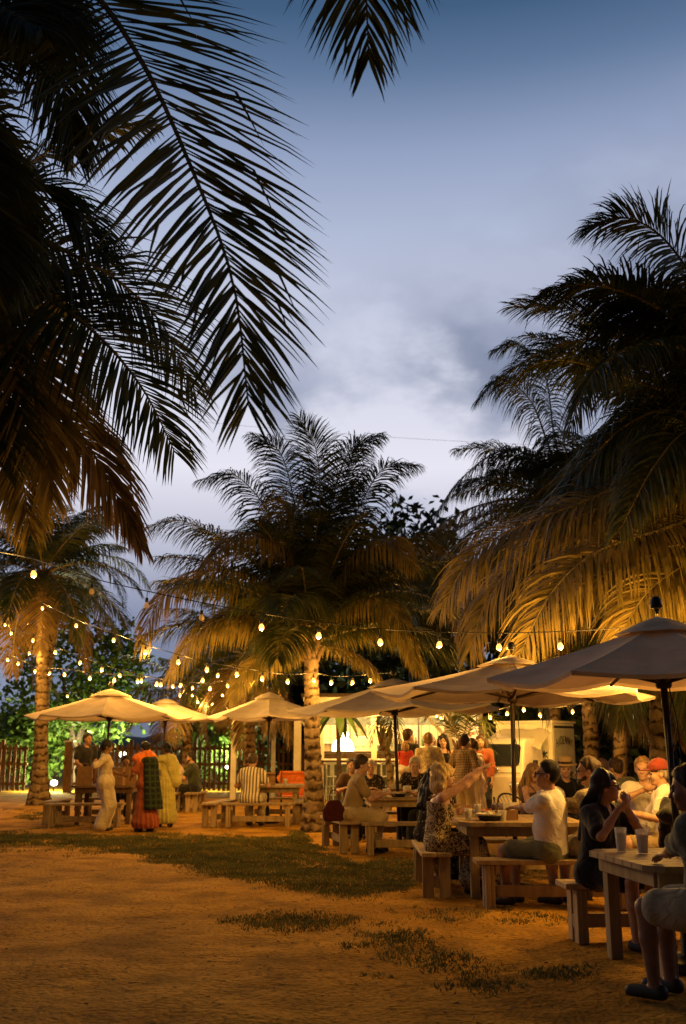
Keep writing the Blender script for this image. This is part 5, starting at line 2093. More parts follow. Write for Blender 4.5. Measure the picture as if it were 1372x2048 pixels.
        V, F = sdf_mesh(hpr, min(res, .010), kk, fsub, cuts if style in ('short', 'bun', 'balding', 'fringe') else [], wf)
        obj('hair', V, F, hm, root, True)
        if beard:
            V, F = sdf_mesh([('rc', hp((-.055, .035, -.055)), hp((0, .078, -.092)), .022 * k, .024 * k, None), ('rc', hp((.055, .035, -.055)), hp((0, .078, -.092)), .022 * k, .024 * k, None)],
                            min(res, .010), .015, [('el', hp((0, .115, -.055)), (.022 * k, .03 * k, .012 * k), Rh)], (), strand(seed, .003))
            obj('beard', V, F, hm, root, True)
    # clothes
    wr_ = wrinkle(seed, .0105, 18)
    if top:
        g = .017 * k
        T = []
        for p in torso:
            if p[0] == 'rc':
                T.append(('rc', p[1], p[2], p[3] + g, p[4] + g, p[5]))
            else:
                T.append(('el', p[1], tuple(r + g * .8 for r in p[2]), p[3]))
        sl = top.get('sleeve', .55)
        style = top.get('style', 'shirt')
        cuts, subs = [], []
        if style == 'tank':
            T = [t for i, t in enumerate(T) if i not in (2, 4, 5)]
            cuts.append((chest + u * top.get('line', .05) * k, u))
            for s in (-1, 1):
                T_s = ('rc', chest + rt * s * .085 * k + fw * .09 * k + u * .03, neck + rt * s * .085 * k - u * .01, .012, .012, None)
            sl = 0
        else:
            subs.append(('el', neck + u * .045 * k + fw * .035 * k, (.072 * k, .078 * k, .085 * k), np.eye(3)))
            if style == 'open':
                subs.append(('rc', neck + fw * .10 * k, chest + fw * .16 * k + u * .02, .045 * k, .02, None))
        if not top.get('tuck'):
            if sit:
                T += [('rc', pel - u * .04 * k, chest, .156 * b * k, .152 * b * k, (fw, 1.22))]
                T = [t for i, t in enumerate(T) if i != 3]
                cuts.append((pel - u * .055 * k, -u))
            else:
                T += [('rc', pel - u * (top.get('drop', .10) + .1), waist, .165 * b * k, .145 * b * k, (fw, 1.15))]
                cuts.append((pel - u * top.get('drop', .10), -u))
        if sl > 0:
            for sh, el, wr in ((shL, elL, wrL), (shR, elR, wrR)):
                if sl <= 1:
                    e = sh + (el - sh) * sl
                    T.append(('rc', sh, e, .066 * k, (.062 if sl < .9 else .056) * k, None))
                else:
                    e = el + (wr - el) * (sl - 1)
                    T += [('rc', sh, el, .066 * k, .056 * k, None), ('rc', el, e, .056 * k, .042 * k, None)]
        V, F = sdf_mesh(T, res, .03, subs, cuts, wr_)
        obj(top.get('name', 'shirt'), V, F, top['mat'], root, True)
        if style == 'tank':
            parts = []
            for s in (-1, 1):
                pts = [chest + rt * s * .075 * k + fw * .135 * k + u * .02, chest + rt * s * .085 * k + fw * .11 * k + u * .10 * k, neck + rt * s * .09 * k + u * .002, chest + rt * s * .085 * k - fw * .12 * k + u * .06]
                parts.append(tube(spline(pts, 10), .007, 5))
            V, F = join(parts)
            obj('straps', V, F, top['mat'], root, True)['kind'] = 'stuff'
    if bottom:
        style = bottom.get('style', 'pants')
        g = bottom.get('loose', .016) * k
        B = [('rc', hipL, hipR, .105 * b * k + g, .105 * b * k + g, None), ('rc', pel, waist - u * .03, .142 * b * k + .006, .13 * b * k + .008, (fw, 1.22))]
        cuts, warp = [], wr_
        if style in ('pants', 'shorts'):
            for hpj, kn, an in ((hipL, knL, anL), (hipR, knR, anR)):
                if style == 'pants':
                    B += [('rc', hpj, kn, .082 * k * b ** .5 + g, .056 * k + g, None), ('rc', kn, an + np.array((0, 0, .03)), .056 * k + g, .046 * k + g * 1.2, None)]
                else:
                    B += [('rc', hpj, hpj + (kn - hpj) * .80, .084 * k * b ** .5 + g, .068 * k + g, None)]
        elif style == 'skirt':
            if sit:
                for hpj, kn, an in ((hipL, knL, anL), (hipR, knR, anR)):
                    B += [('rc', hpj, kn, .09 * k + g, .07 * k + g, None), ('rc', kn, an + np.array((0, 0, .08)), .07 * k + g, .09 * k + g, None)]
                B += [('rc', (knL + knR) / 2, (anL + anR) / 2 + np.array((0, 0, .1)), .10, .12, None)]
            else:
                z1 = bottom.get('hem', .07)
                B += [('rc', pel, (0, 0, .45 * k), .17 * k, .20 * k, (fw, 1.1)), ('rc', (0, 0, .45 * k), (bottom.get('swing', 0), 0, z1 + .12), .20 * k, bottom.get('flare', .26) * k, None)]
                cuts = [((0, 0, z1), (0, 0, -1))]
                warp = pleat(seed)
        V, F = sdf_mesh(B, res, .035, (), cuts, warp)
        obj(bottom.get('name', {'pants': 'trousers', 'shorts': 'shorts', 'skirt': 'skirt'}[style]), V, F, bottom['mat'], root, True)
    # shoes
    if not bare:
        for an in (anL, anR):
            V, F = sdf_mesh([('rc', an - np.array((0, .035, .042)), an + np.array((0, .145, -.052)) * k, .046 * k, .038 * k, None)], max(res, .011), .02, (), [((0, 0, .004 - 0), (0, 0, -1))] if not (sit and seat > .6) else [])
            obj('shoe', V, F, SHOE, root, True)
    if glasses:
        parts = []
        for s in (-1, 1):
            ring = [hp((s * .034 + .026 * math.cos(a), .110 - .006 * abs(math.cos(a)), .002 + .020 * math.sin(a))) for a in np.linspace(0, 2 * math.pi, 13)]
            parts.append(tube(ring, .0035, 5))
            parts.append(tube([hp((s * .060, .104, .008)), hp((s * .083, .0, .008))], .003, 5))
        parts.append(tube([hp((-.009, .112, .006)), hp((.009, .112, .006))], .003, 5))
        V, F = join(parts)
        obj('glasses', V, F, LENS, root, True)
    if cap == 'cap':
        V, F = sdf_mesh([('el', hp((0, -.012, .05)), (.104 * ks, .122 * ks, .112 * ks), Rh)], .009, .02, (), [(hp((0, 0, .040)), -Rh[:, 2])], strand(3, .002))
        c_ = obj('cap', V, F, cloth('cap_cloth', (.20, .035, .02)), root, True)
        V, F = sdf_mesh([('el', hp((0, .13, .05)), (.07 * ks, .07 * ks, .010 * ks), Rh)], .007, .01)
        obj('brim', V, F, c_.data.materials[0], c_, True)
    if cap == 'straw':
        V, F = lathe([(.165, .0), (.16, .012), (.098, .018), (.095, .03), (.092, .10), (.07, .115), (.004, .117)], 24)
        c_ = obj('straw_hat', [hd + Rh @ (np.array(v) * k + np.array((0, -.01, .052))) for v in V], F, plain('straw', (.55, .38, .18), .8, .2, 40, .4), root, True)
        V, F = lathe([(.099, .02), (.0985, .05)], 24, False)
        obj('hat_band', [hd + Rh @ (np.array(v) * k + np.array((0, -.01, .052))) for v in V], F, cloth('hat_band_cloth', (.05, .03, .02)), c_, True)
    if extra:
        for nm, prims, mt, wpf, cts in extra(dict(pel=pel, waist=waist, chest=chest, neck=neck, shL=shL, shR=shR, fw=fw, rt=rt, u=u, hd=hd, knL=knL, knR=knR, wrL=wrL, wrR=wrR, k=k)):
            V, F = sdf_mesh(prims, res, .03, (), cts, wpf)
            obj(nm, V, F, mt, root, True)
    return root


C_ = dict(
    white=cloth('white_linen', (.74, .70, .62)), cream=cloth('cream_cotton', (.66, .54, .36)), tan=cloth('tan_polo', (.36, .26, .13)), khaki=cloth('khaki_twill', (.47, .36, .20)),
    black=cloth('black_cloth', (.014, .013, .013)), navy=cloth('dark_navy', (.02, .022, .03)), green=cloth('dark_green_cotton', (.035, .042, .022)), olive=cloth('olive_cotton', (.14, .14, .075)),
    greyt=cloth('grey_teal_jersey', (.085, .10, .075)), rust=cloth('rust_silk', (.30, .075, .03)), orange=cloth('orange_silk', (.72, .18, .035)), yellow=cloth('yellow_green_silk', (.48, .42, .12)),
    denim=cloth('dark_denim', (.025, .03, .04)), red=cloth('red_cotton', (.60, .07, .04)), stone=cloth('stone_twill', (.40, .34, .22)), brownc=cloth('brown_cotton', (.09, .05, .03)),
    stripe=pattern('striped_shirt_cloth', (.16, .12, .08), (.72, .64, .48), 'stripe', 5.2), plaid=pattern('pale_plaid_cloth', (.50, .43, .30), (.33, .27, .18), 'plaid', 6.0),
    check=pattern('dark_check_cloth', (.05, .03, .02), (.50, .36, .22), 'plaid', 11.0), floral=pattern('cream_floral_cloth', (.44, .30, .13), (.66, .56, .38), 'floral', 26),
    leafy=pattern('brown_leaf_print', (.05, .035, .02), (.48, .38, .22), 'floral', 34), darkfl=pattern('dark_print_cloth', (.42, .34, .24), (.028, .022, .018), 'dots', 30),
    dots=pattern('dark_dotted_cloth', (.20, .16, .10), (.018, .016, .014), 'dots', 22), sari=pattern('dark_sari_stripe', (.013, .016, .012), (.03, .045, .025), 'plaid', 3.0))

# --- standing women at the left
g = G(205, 1662)
person('woman in loose cream outfit with a long black braid standing at the leftmost table', g.x, g.y, -72, 'stand', 1.63, lean=(-2, 2), head=(0, -4), rh=(.12, -.20, .96), lh=(-.10, .30, 1.0),
       rhint=(.8, -.9, 0), skin='brown', hair=('braid', 'black'), woman=True, res=.014, top=dict(mat=C_['cream'], sleeve=.9, drop=.26, name='tunic'), bottom=dict(mat=C_['cream'], style='pants', loose=.065))
g = G(290, 1664)


def sari(J):
    a = J['shL'] + J['u'] * .05
    return [('shawl', [('rc', a, J['chest'] - J['fw'] * .14 + J['rt'] * .05, .075, .12, (J['fw'], 1.4)), ('rc', J['chest'] - J['fw'] * .13 + J['rt'] * .03, (J['rt'][0] * .04, -.20, .42), .15, .19, (J['fw'], 2.4))], C_['sari'], pleat(4, .008, 11), [((0, 0, .40), (0, 0, -1))]),
            ('shoulder_scarf', [('rc', J['shL'] + J['u'] * .03 - J['rt'] * .02, J['neck'] - J['fw'] * .05 + J['rt'] * .02, .085, .10, None), ('rc', J['neck'] - J['fw'] * .06, J['shR'] + J['u'] * .03, .10, .07, None)], C_['orange'], wrinkle(5, .012, 40), [])]


person('woman with bright orange scarf, dark sari and rust skirt', g.x, g.y, 40, 'stand', 1.60, lean=(5, -4), head=(15, -12), rh=(.15, .28, .98), lh=(-.2, .25, .95), skin='brown', hair=('bun', 'black'),
       woman=True, res=.014, build=1.12, top=dict(mat=C_['rust'], sleeve=.7, name='blouse'), bottom=dict(mat=C_['rust'], style='skirt', flare=.27), extra=sari)
g = G(325, 1656)


def sari2(J):
    return [('shawl', [('rc', J['shL'] - J['fw'] * .02, J['neck'] - J['fw'] * .07 - J['u'] * .06, .085, .10, None), ('rc', J['neck'] - J['fw'] * .08 + J['rt'] * .05 - J['u'] * .08, J['pel'] - J['fw'] * .10 + J['rt'] * .16, .13, .12, (J['fw'], 1.5))], C_['yellow'], pleat(7, .01, 9), [])]


person('woman draped in a pale yellow-green sari beside the orange scarf woman', g.x, g.y + .25, 25, 'stand', 1.58, lean=(3, 0), head=(10, -6), skin='brown', hair=('bun', 'black'), woman=True, res=.014,
       top=dict(mat=C_['yellow'], sleeve=.6, name='blouse'), bottom=dict(mat=C_['yellow'], style='skirt', flare=.25), extra=sari2)
person('man in white shirt seated behind the leftmost table', xat(254, 22.2), 22.2, 185, lean=(14, 0), head=(10, -10), skin='brown', hair=('short', 'black'), res=.015, top=dict(mat=C_['white']), bottom=dict(mat=C_['denim']))
person('man in dark clothes standing by the gate post', xat(171, 24.0), 24.0, 215, 'stand', 1.82, head=(20, -6), skin='brown', hair=('short', 'black'), res=.016, lh=(-.1, .3, 1.1), rh=(.12, .28, 1.02), top=dict(mat=C_['black'], sleeve=.6), bottom=dict(mat=C_['denim']))
person('bearded man in dark green shirt seated in profile at the far table', xat(393, 25.0), 25.0, 82, H=1.80, lean=(10, 0), head=(0, -4), skin='tan', hair=('short', 'black'), beard=True, res=.015, lh=(-.12, .44, .82), rh=(.12, .42, .82),
       top=dict(mat=C_['green'], sleeve=.6), bottom=dict(mat=C_['black']))
person('person in pale shirt facing the camera at the far table', xat(346, 26.6), 26.7, 190, lean=(10, 0), head=(-10, -4), skin='brown', hair=('short', 'black'), res=.016, rh=(.1, .30, 1.0), top=dict(mat=C_['cream']), bottom=dict(mat=C_['denim']))
person('diner in striped shirt seen from behind', xat(503, 20.1), 20.12, -8, H=1.80, lean=(9, 0), head=(-6, -18), skin='tan', hair=('short', 'brown'), res=.013, lh=(-.24, .38, .80), rh=(.24, .36, .80), top=dict(mat=C_['stripe'], sleeve=.6, tuck=True), bottom=dict(mat=C_['khaki']), build=1.06)

# --- table of the tan polo man
person('man in tan polo shirt and khaki trousers eating in profile', .10, 15.35, -84, H=1.82, lean=(15, 0), head=(0, -14), skin='fair', hair=('short', 'brown'), res=.012, lw=(.62, 15.75, .82), rw=(.60, 15.35, .82), top=dict(mat=C_['tan'], sleeve=.7), bottom=dict(mat=C_['khaki'], loose=.02),
       feet=((-.12, .40, .085), (.12, .30, .085)))
person('white haired woman in dark printed blouse across from the tan polo man', xat(743, 17.5), 17.55, 165, H=1.62, lean=(8, 0), head=(20, -4), skin='fair', hair=('fringe', 'white'), woman=True, res=.012, lh=(-.14, .30, .82), rh=(.15, .32, .82), top=dict(mat=C_['darkfl'], sleeve=.8), bottom=dict(mat=C_['black']))
person('dark haired person half hidden behind the tan polo man', xat(702, 18.0), 18.1, 190, H=1.66, lean=(8, 0), skin='tan', hair=('short', 'black'), res=.015, top=dict(mat=C_['brownc']), bottom=dict(mat=C_['denim']))
person('older white haired man in dark floral shirt leaning over his plate', xat(832, 17.4), 17.5, 168, H=1.74, lean=(14, 0), head=(12, -16), skin='fair', hair=('short', 'white'), res=.012, top=dict(mat=C_['darkfl'], sleeve=.7), bottom=dict(mat=C_['denim']))
person('blonde woman with a dark hairband behind the curly blonde woman', xat(874, 16.2), 16.2, 120, H=1.62, lean=(8, 0), head=(10, -6), skin='fair', hair=('straight', 'blond'), woman=True, res=.013, top=dict(mat=C_['floral'], sleeve=.6), bottom=dict(mat=C_['denim']))

# --- table of the blonde woman
person('black haired woman in dark dotted dress on the blonde woman bench', .98, 12.02, -62, H=1.64, lean=(10, 0), head=(10, -8), skin='tan', hair=('straight', 'black'), woman=True, res=.011, top=dict(mat=C_['dots'], sleeve=.5, name='dress'), bottom=dict(mat=C_['dots'], style='skirt'))
person('curly blonde woman in brown leaf print jumpsuit raising both arms', .99, 11.02, -88, H=1.68, lean=(6, 0), head=(0, 2), skin='fair', hair=('curly', 'blond'), woman=True, res=.0095, lw=(1.50, 11.16, 1.29), rw=(1.47, 10.94, 1.27), lhint=(-.3, .2, -1), rhint=(.4, .2, -1),
       palm_n=(0, .4, -.2), top=dict(mat=C_['leafy'], style='tank', line=.03, name='bodice'), bottom=dict(mat=C_['leafy'], style='skirt', loose=.02, name='jumpsuit_legs'), curlv=.15, feet=((-.1, .36, .085), (.12, .50, .085)))
person('man in white short sleeved shirt sitting with his back half turned', 2.03, 10.24, 58, H=1.78, lean=(-4, -7), head=(18, 6), skin='tan', hair=('short', 'black'), res=.0095, glasses=True, lw=(1.62, 10.95, .84), rw=(2.20, 10.95, .80), build=1.10, top=dict(mat=C_['white'], sleeve=.95), bottom=dict(mat=C_['olive'], style='shorts'))
person('bearded man with glasses in pale plaid shirt beside the white shirt man', 2.50, 10.28, 50, H=1.84, lean=(2, -4), head=(30, 0), skin='fair', hair=('short', 'brown'), res=.0105, glasses=True, beard=True, lw=(2.25, 10.95, .80), rw=(2.66, 10.62, .60), build=1.04, top=dict(mat=C_['plaid'], sleeve=.8), bottom=dict(mat=C_['stone'], style='shorts'))
person('dark haired person in black top behind the plaid shirt man', xat(1208, 12.6), 12.6, 70, H=1.76, lean=(5, 0), head=(15, -6), skin='tan', hair=('short', 'brown'), res=.013, glasses=True, top=dict(mat=C_['black'], sleeve=.7), bottom=dict(mat=C_['black']))
person('person in olive shirt turned away in the dim corner', xat(1248, 13.8), 13.8, 20, H=1.76, lean=(8, -8), head=(20, -10), skin='tan', hair=('short', 'brown'), res=.014, top=dict(mat=C_['olive'], sleeve=.7), bottom=dict(mat=C_['denim']))
person('smiling woman in strappy top seated in front of the van', xat(1056, 14.0), 14.0, -140, H=1.64, lean=(12, 6), head=(-20, -6), skin='fair', hair=('straight', 'sandy'), woman=True, res=.012, lh=(-.2, .34, .74), rh=(.12, .38, .74), top=dict(mat=C_['brownc'], style='tank', line=.06, name='strappy_top'), bottom=dict(mat=C_['leafy'], style='skirt'))
person('person wearing a straw hat behind the white shirt man', xat(1122, 14.4), 14.4, 200, H=1.74, lean=(8, 0), head=(-25, -8), skin='fair', hair=('short', 'grey'), cap='straw', res=.014, top=dict(mat=C_['black']), bottom=dict(mat=C_['denim']))

# --- bar queue
person('man in dark shirt standing in the bar queue with a child on his arm', xat(812, 19.6), 19.6, -35, 'stand', 1.84, head=(-25, -4), skin='fair', hair=('short', 'brown'), res=.013, lw=(xat(803, 19.2), 19.25, 1.05), rw=(xat(832, 19.3), 19.6, 1.02), lhint=(-1, -.5, -.6), top=dict(mat=C_['black'], sleeve=.7), bottom=dict(mat=C_['denim']))
person('small child in red and white dress carried in the bar queue', xat(811, 19.2), 19.28, 8, 'sit', 1.02, seat=1.06, lean=(4, 0), skin='fair', hair=('bob', 'sandy'), woman=False, res=.011, lh=(-.10, .16, 1.32), rh=(.12, .16, 1.34), top=dict(mat=C_['red'], sleeve=.5, name='dress_top'), bottom=dict(mat=C_['white'], style='skirt', name='white_skirt', loose=.03), bare=True)
person('man in cream floral shirt with his back to the camera at the bar', xat(858, 19.0), 19.0, 4, 'stand', 1.76, head=(-15, -4), skin='fair', hair=('short', 'sandy'), res=.013, lh=(-.16, .28, 1.05), rh=(.17, .28, 1.08), build=1.05, top=dict(mat=C_['floral'], sleeve=.85), bottom=dict(mat=C_['stone']))
person('dark haired woman in black one-shoulder dress facing the camera at the bar', xat(887, 20.4), 20.4, 172, 'stand', 1.74, head=(0, 0), skin='fair', hair=('long', 'black'), woman=True, res=.013, top=dict(mat=C_['black'], style='tank', line=.09, name='dress_top'), bottom=dict(mat=C_['black'], style='skirt', flare=.2, hem=.3))
person('man in dark checked shirt standing before the young palm', xat(926, 18.6), 18.6, -40, 'stand', 1.72, head=(-10, -4), skin='fair', hair=('short', 'brown'), res=.013, lh=(-.2, .22, 1.0), rh=(.22, .2, 1.0), top=dict(mat=C_['check'], sleeve=.8, drop=.16), bottom=dict(mat=C_['khaki']))
person('woman in long cream dress turned away beside the checked shirt man', xat(948, 19.3), 19.3, 15, 'stand', 1.66, head=(20, -4), skin='fair', hair=('bun', 'brown'), woman=True, res=.014, top=dict(mat=C_['cream'], style='tank', line=.08, name='dress_top'), bottom=dict(mat=C_['cream'], style='skirt', flare=.27))
person('long haired person in rust red shirt standing beside the van', xat(966, 20.5), 20.5, 150, 'stand', 1.74, head=(10, 4), skin='tan', hair=('long', 'brown'), woman=True, res=.014, lh=(-.22, .1, .85), rh=(.18, .22, 1.72), rhint=(1, 0, -.4), top=dict(mat=C_['rust'], sleeve=1.5), bottom=dict(mat=C_['denim']))

# --- right hand side
person('woman with long black hair and glasses resting her chin above clasped hands', 2.05, 8.50, -142, H=1.68, lean=(10, 0), head=(34, 6), skin='tan', hair=('long', 'black'), woman=True, res=.0085, glasses=True, lw=(2.24, 8.22, 1.04), rw=(2.15, 8.16, 1.02), lhint=(-.8, .1, -1), rhint=(.8, .1, -1),
       palm_n=(0, -.6, .2), curlv=1.0, build=1.12, top=dict(mat=C_['black'], sleeve=.75, style='open', name='black_top'), bottom=dict(mat=C_['black'], style='shorts'))
person('balding man in open white shirt facing the camera with hands clasped', xat(1290, 12.2), 12.2, 172, H=1.80, lean=(2, 4), head=(-14, -2), skin='fair', hair=('short', 'sandy'), res=.011, lh=(-.04, .30, 1.02), rh=(.10, .30, 1.02), palm_n=(0, -1, 0), curlv=.8, lhint=(-1, 0, -.5), rhint=(1, 0, -.5), top=dict(mat=C_['white'], sleeve=.85, style='open'), bottom=dict(mat=C_['stone'], style='shorts'))
person('man in red cap and white shirt sitting in profile at the right', xat(1336, 11.0), 11.1, 78, H=1.76, lean=(6, 4), head=(10, -6), skin='fair', hair=('short', 'grey'), cap='cap', res=.0115, top=dict(mat=C_['white'], sleeve=.8), bottom=dict(mat=C_['khaki'], style='shorts'))
person('man in grey tee shirt and pale shorts cropped by the right edge', 2.32, 6.46, 50, H=1.84, lean=(12, -4), head=(15, -10), skin='brown', hair=('short', 'black'), res=.0095, lw=(2.12, 6.95, .80), rw=(2.55, 6.95, .80), lhint=(-1, -.2, -.5), build=1.1, top=dict(mat=C_['greyt'], sleeve=.85), bottom=dict(mat=C_['stone'], style='shorts', loose=.03))


# ------------------------------------------------------------------ chairs, bags and things on the tables
def wire_chair(label, x, y, rz):
    root = empty('wire_chair', (x, y, 0), rz, label, 'chair', 'black wire chairs')
    V, F = tube([(.30 * math.cos(a), .28 * math.sin(a), .42 + .02 * math.sin(a)) for a in np.linspace(0, 2 * math.pi, 19)], .012, 6)
    obj('seat_ring', V, F, M['black'], root, True)
    back = [(.34 * math.cos(a), -.12 + .26 * math.sin(a) * -1, .46 + .42 * max(0, math.sin(a)) ** .7) for a in np.linspace(0, math.pi, 15)]
    V, F = tube(back, .013, 6)
    obj('back_hoop', V, F, M['black'], root, True)
    for i in range(1, 14):
        p = back[i]
        q = (.26 * math.cos(math.pi * i / 14), -.05 * math.sin(math.pi * i / 14), .41)
        V, F = tube([p, ((p[0] + q[0]) / 2, (p[1] + q[1]) / 2 - .03, (p[2] + q[2]) / 2), q], .004, 4)
        obj('cord', V, F, M['black'], root)
    for sx in (-1, 1):
        for sy in (-1, 1):
            V, F = tube([(sx * .2, sy * .18, .42), (sx * .27, sy * .26, 0)], .011, 6)
            obj('leg', V, F, M['black'], root)


wire_chair('black wire chair under the smiling woman', xat(1050, 14.0), 14.02, R(-140))
wire_chair('black wire chair of the white shirt man facing the camera', xat(1290, 12.2), 12.22, R(172))
wire_chair('black wire chair nearest the right edge, draped with a dark jacket', xat(1318, 10.2), 10.2, R(60))
wire_chair('black wire chair of the red cap man', xat(1338, 11.1), 11.12, R(78))
wire_chair('black wire chair of the olive shirt person', xat(1248, 13.8), 13.82, R(20))
wire_chair('black wire chair of the straw hat person', xat(1122, 14.4), 14.42, R(200))
wire_chair('black wire chair of the person in the black top', xat(1208, 12.6), 12.62, R(70))
V, F = sdf_mesh([('rc', (-.26, -.1, .86), (.26, -.1, .90), .07, .07, None), ('rc', (-.18, -.16, .80), (-.16, -.16, .50), .10, .09, ((0, 1, 0), 2)), ('rc', (.16, -.16, .82), (.18, -.16, .46), .11, .09, ((0, 1, 0), 2)), ('rc', (0, -.04, .84), (0, .0, .62), .16, .12, ((0, 1, 0), 2.2))], .012, .04, (), (), wrinkle(77, .014, 22))
tag(obj('jacket', V, F, C_['black'], None, True, (xat(1318, 10.2), 10.2, 0.02), (0, 0, R(60))), 'black jacket hung over the wire chair at the right', 'jacket')

dc = empty('sling_chair', (xat(588, 22.9), 22.9, 0), R(185), 'chair with orange cloth back behind the striped shirt table', 'chair')
V, F = sdf_mesh([('rc', (-.27, 0, .95), (.27, 0, .95), .03, .03, None), ('rc', (-.27, 0, .70), (.27, 0, .70), .03, .03, None), ('rc', (-.27, 0, .82), (.27, 0, .82), .10, .10, ((0, 1, 0), 6)), ('rc', (-.26, 0, .58), (.26, .02, .58), .12, .12, ((0, 1, 0), 6))], .014, .05, (), (), wrinkle(6, .006, 20))
obj('back_cloth', V, F, C_['orange'], dc, True)
box('seat', (.5, .45, .04), (0, .24, .45), C_['orange'], dc)
for sx in (-1, 1):
    for yy in (0, .44):
        box('leg', (.035, .035, 1.0 if yy == 0 else .45), (sx * .28, yy + .045, .5 if yy == 0 else .225), M['wood_dk'], dc)

bag = empty('shoulder_bag', (-.13, 15.15, .45), R(20), 'dark red shoulder bag on the bench behind the tan polo man', 'bag')
V, F = sdf_mesh([('rc', (-.09, 0, .07), (.09, 0, .07), .07, .07, ((0, 1, 0), 1.6)), ('rc', (-.09, 0, .16), (.09, 0, .16), .075, .075, ((0, 1, 0), 1.6)), ('rc', (-.06, 0, .24), (.06, 0, .25), .055, .05, ((0, 1, 0), 1.6))], .012, .04, (), [((0, 0, .003), (0, 0, -1))], wrinkle(9, .006, 20))
obj('pouch', V, F, cloth('maroon_cloth', (.07, .012, .010)), bag, True)
V, F = tube(spline([(-.08, 0, .26), (-.05, 0, .42), (.05, 0, .42), (.08, 0, .26)], 14), .008, 6)
obj('strap', V, F, cloth('maroon_strap', (.10, .015, .012)), bag, True)

KRAFT = plain('kraft_paper', (.30, .17, .08), .85, .2, 12, .3)
PAPER = plain('white_paper', (.75, .70, .60), .8, .08, 10, .2)
CLEAR = glassy('clear_plastic', (.9, .88, .8), .08, .38)


def paper_bag(label, x, y, z, w, d, h, rz):
    root = empty('paper_bag', (x, y, z), rz, label, 'paper bag', 'paper bags on the leftmost table')
    V, F = [], []
    for i, (f, zz) in enumerate(((1, 0), (1.02, h * .4), (.97, h * .75), (1.03, h))):
        for a, b_ in ((-1, -1), (1, -1), (1, 1), (-1, 1)):
            V.append((a * w / 2 * f + .006 * math.sin(7 * i + a), b_ * d / 2 * f + .008 * math.sin(5 * i + b_), zz))
    for i in range(3):
        for j in range(4):
            q = (j + 1) % 4
            F.append((i * 4 + j, i * 4 + q, i * 4 + 4 + q, i * 4 + 4 + j))
    F.append((3, 2, 1, 0))
    o = obj('sack', V, F, KRAFT, root)
    for s in (-1, 1):
        V, F = tube(spline([(-w * .2, s * d * .45, h - .01), (-w * .15, s * d * .45, h + .06), (w * .15, s * d * .45, h + .06), (w * .2, s * d * .45, h - .01)], 10), .004, 4)
        obj('handle', V, F, KRAFT, root)


TZ = .752
paper_bag('brown paper bag left of the cream outfit woman', xat(170, 20.9), 21.0, TZ, .30, .16, .36, R(8))
paper_bag('brown paper bag just right of the cream outfit woman', xat(237, 21.0), 21.0, TZ, .28, .18, .34, R(-6))
paper_bag('brown paper bag nearest the orange scarf woman', xat(259, 21.1), 21.2, TZ, .30, .17, .36, R(10))
o = empty('takeaway_box', (xat(541, 21.0), 21.0, TZ), R(10), 'brown takeaway carton on the striped shirt table', 'carton')
box('carton', (.20, .16, .22), (0, 0, .112), KRAFT, o)
box('flap', (.20, .08, .006), (0, -.10, .235), KRAFT, o, (R(25), 0, 0))


def cup(label, x, y, z, h, r, liquid, straw=False, foam=False, group='drinks on the tables'):
    root = empty('drink_cup', (x, y, z), 0, label, 'cup', group)
    V, F = lathe([(r * .74, 0), (r * .78, .004), (r, h), (r * 1.05, h + .003), (r * 1.02, h - .004), (r * .72, .008)], 18, False)
    obj('tumbler', V, F, CLEAR, root, True)
    if liquid:
        V, F = lathe([(.002, .01), (r * .71, .01), (r * .92, h * .84), (.002, h * .84)], 16, False)
        obj('drink', V, F, plain('drink_%d' % len(bpy.data.materials), liquid, .3, .1, 8, 0), root, True)
    if straw:
        V, F = tube([(.0, 0, .02), (r * .9, .0, h * 1.35)], .004, 6)
        obj('straw', V, F, PAPER, root)


def basket(label, x, y, z, r=.13, food=(.7, .55, .34), seed=0, n=22, m='black'):
    root = empty('food_basket', (x, y, z), 0, label, 'basket', 'food baskets')
    V, F = lathe([(r * .75, 0), (r * .82, .004), (r, .05), (r * 1.04, .052), (r * .98, .045), (r * .75, .008)], 22, False)
    obj('tray', V, F, M[m], root, True)
    V, F = lathe([(.002, .012), (r * .85, .03), (r * 1.12, .07), (r * 1.1, .072), (r * .8, .034), (.002, .016)], 11, False)
    obj('liner', V, F, PAPER, root)
    rg = random.Random(seed)
    parts = []
    for i in range(n):
        a, rr = rg.uniform(0, 6.28), rg.uniform(0, r * .7)
        c = np.array((rr * math.cos(a), rr * math.sin(a), .045 + rg.uniform(0, .03)))
        d = np.array((rg.uniform(-1, 1), rg.uniform(-1, 1), rg.uniform(-.3, .6))) * .03
        parts.append(tube([c - d, c + d], [.009, .011], 5))
    V, F = join(parts)
    obj('food', V, F, plain('food_%d' % seed, food, .6, .35, 20, .3), root, True)['kind'] = 'stuff'


def caddy(label, x, y, z, rz=0.0):
    root = empty('cutlery_caddy', (x, y, z), rz, label, 'caddy', 'cutlery caddies')
    for sx in (-1, 1):
        box('side', (.008, .13, .12), (sx * .10, 0, .06), KRAFT, root)
    for sy in (-1, 1):
        box('panel', (.19, .008, .10), (0, sy * .06, .05), KRAFT, root)
    box('floor', (.19, .11, .006), (0, 0, .005), KRAFT, root)
    rg = random.Random(int(x * 100))
    for i in range(7):
        box('napkin', (.075, .006, .15), (-.05 + .018 * i, rg.uniform(-.03, .03), .10), PAPER, root, (rg.uniform(-.3, .3), rg.uniform(-.3, .3), rg.uniform(-.3, .3)), bev=0)


def plate(label, x, y, z, seed):
    basket(label, x, y, z, .12, (.45, .25, .10), seed, 14)


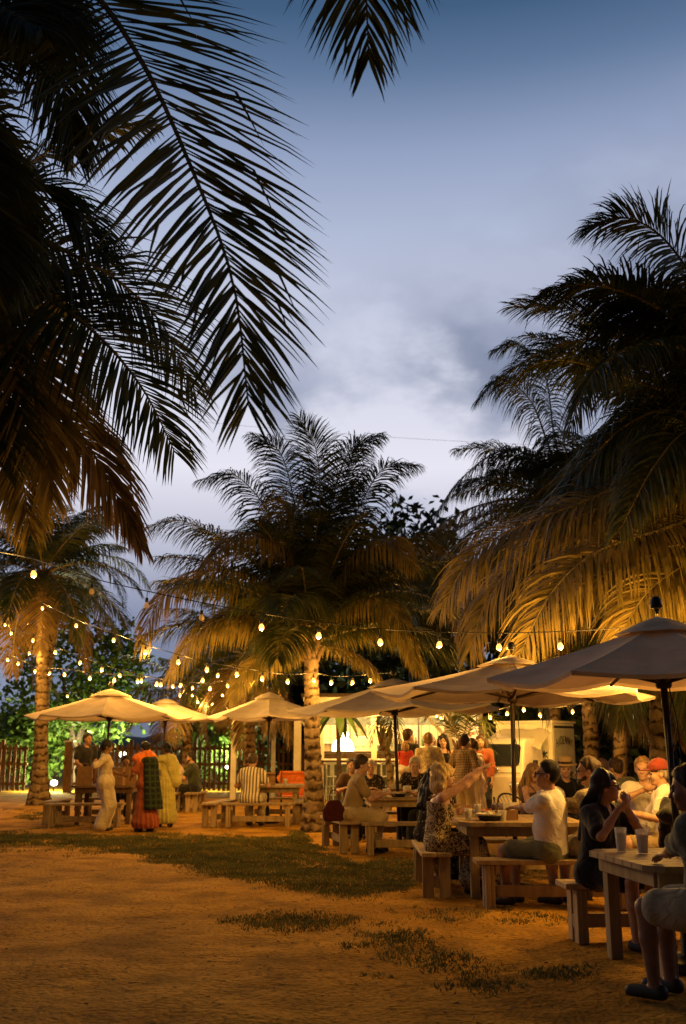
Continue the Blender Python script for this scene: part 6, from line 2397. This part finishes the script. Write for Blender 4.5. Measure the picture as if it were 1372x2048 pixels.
cup('clear cup beside the tan polo man plate', xat(770, 16.1), 16.1, TZ, .12, .04, (.55, .45, .25))
cup('wide glass jug in the middle of the tan polo table', xat(813, 16.2), 16.2, TZ, .16, .065, (.50, .42, .22))
caddy('cutlery caddy with napkins on the tan polo table', xat(790, 16.6), 16.62, TZ, R(15))
plate('plate of food in front of the tan polo man', xat(748, 15.95), 16.0, TZ, 11)
plate('food tray in the middle of the tan polo table', xat(796, 16.0), 16.05, TZ, 12)
plate('plate in front of the older white haired man', xat(833, 16.7), 16.75, TZ, 13)
cup('small drink cup at the far edge of the tan polo table', xat(835, 16.2), 16.3, TZ, .10, .038, (.35, .2, .08))
basket('black basket of pale food in front of the blonde woman', xat(975, 11.0), 11.0, TZ, .13, (.80, .68, .45), 21, 30)
basket('basket of orange tortilla chips beyond the pale food', xat(968, 11.5), 11.6, TZ, .12, (.60, .18, .05), 22, 34)
cup('short clear cup at the corner of the blonde woman table', xat(934, 11.1), 11.15, TZ, .11, .042, (.60, .50, .30))
cup('dark cup with straw between the baskets', xat(953, 11.4), 11.45, TZ, .14, .04, (.10, .06, .03), True)
caddy('cutlery caddy with napkins against the parasol pole', xat(1012, 11.15), 11.16, TZ, R(-8))
cup('kraft sauce tub beside the caddy on the blonde woman table', xat(1000, 10.98), 10.96, TZ, .10, .045, (.35, .22, .10))
V, F = lathe([(.03, 0), (.032, .10), (.028, .13), (.012, .16), (.012, .21), (.002, .21)], 12)
tag(obj('sauce_bottle', V, F, glassy('sauce_glass', (.10, .05, .02), .1, .92), None, True, (xat(985, 11.6), 11.6, TZ)), 'dark sauce bottle on the blonde woman table', 'bottle')
cup('tall cup of pale drink on the nearest table', xat(1231, 7.75), 7.75, TZ, .17, .044, (.62, .48, .26))
cup('tall cup of red drink on the nearest table', xat(1273, 7.62), 7.62, TZ, .165, .046, (.45, .08, .04), True)
cup('cup on the striped shirt table', xat(572, 20.95), 20.95, TZ, .12, .04, (.3, .2, .1))
cup('cup on the far table', xat(362, 25.3), 25.4, TZ, .13, .04, (.5, .4, .2))
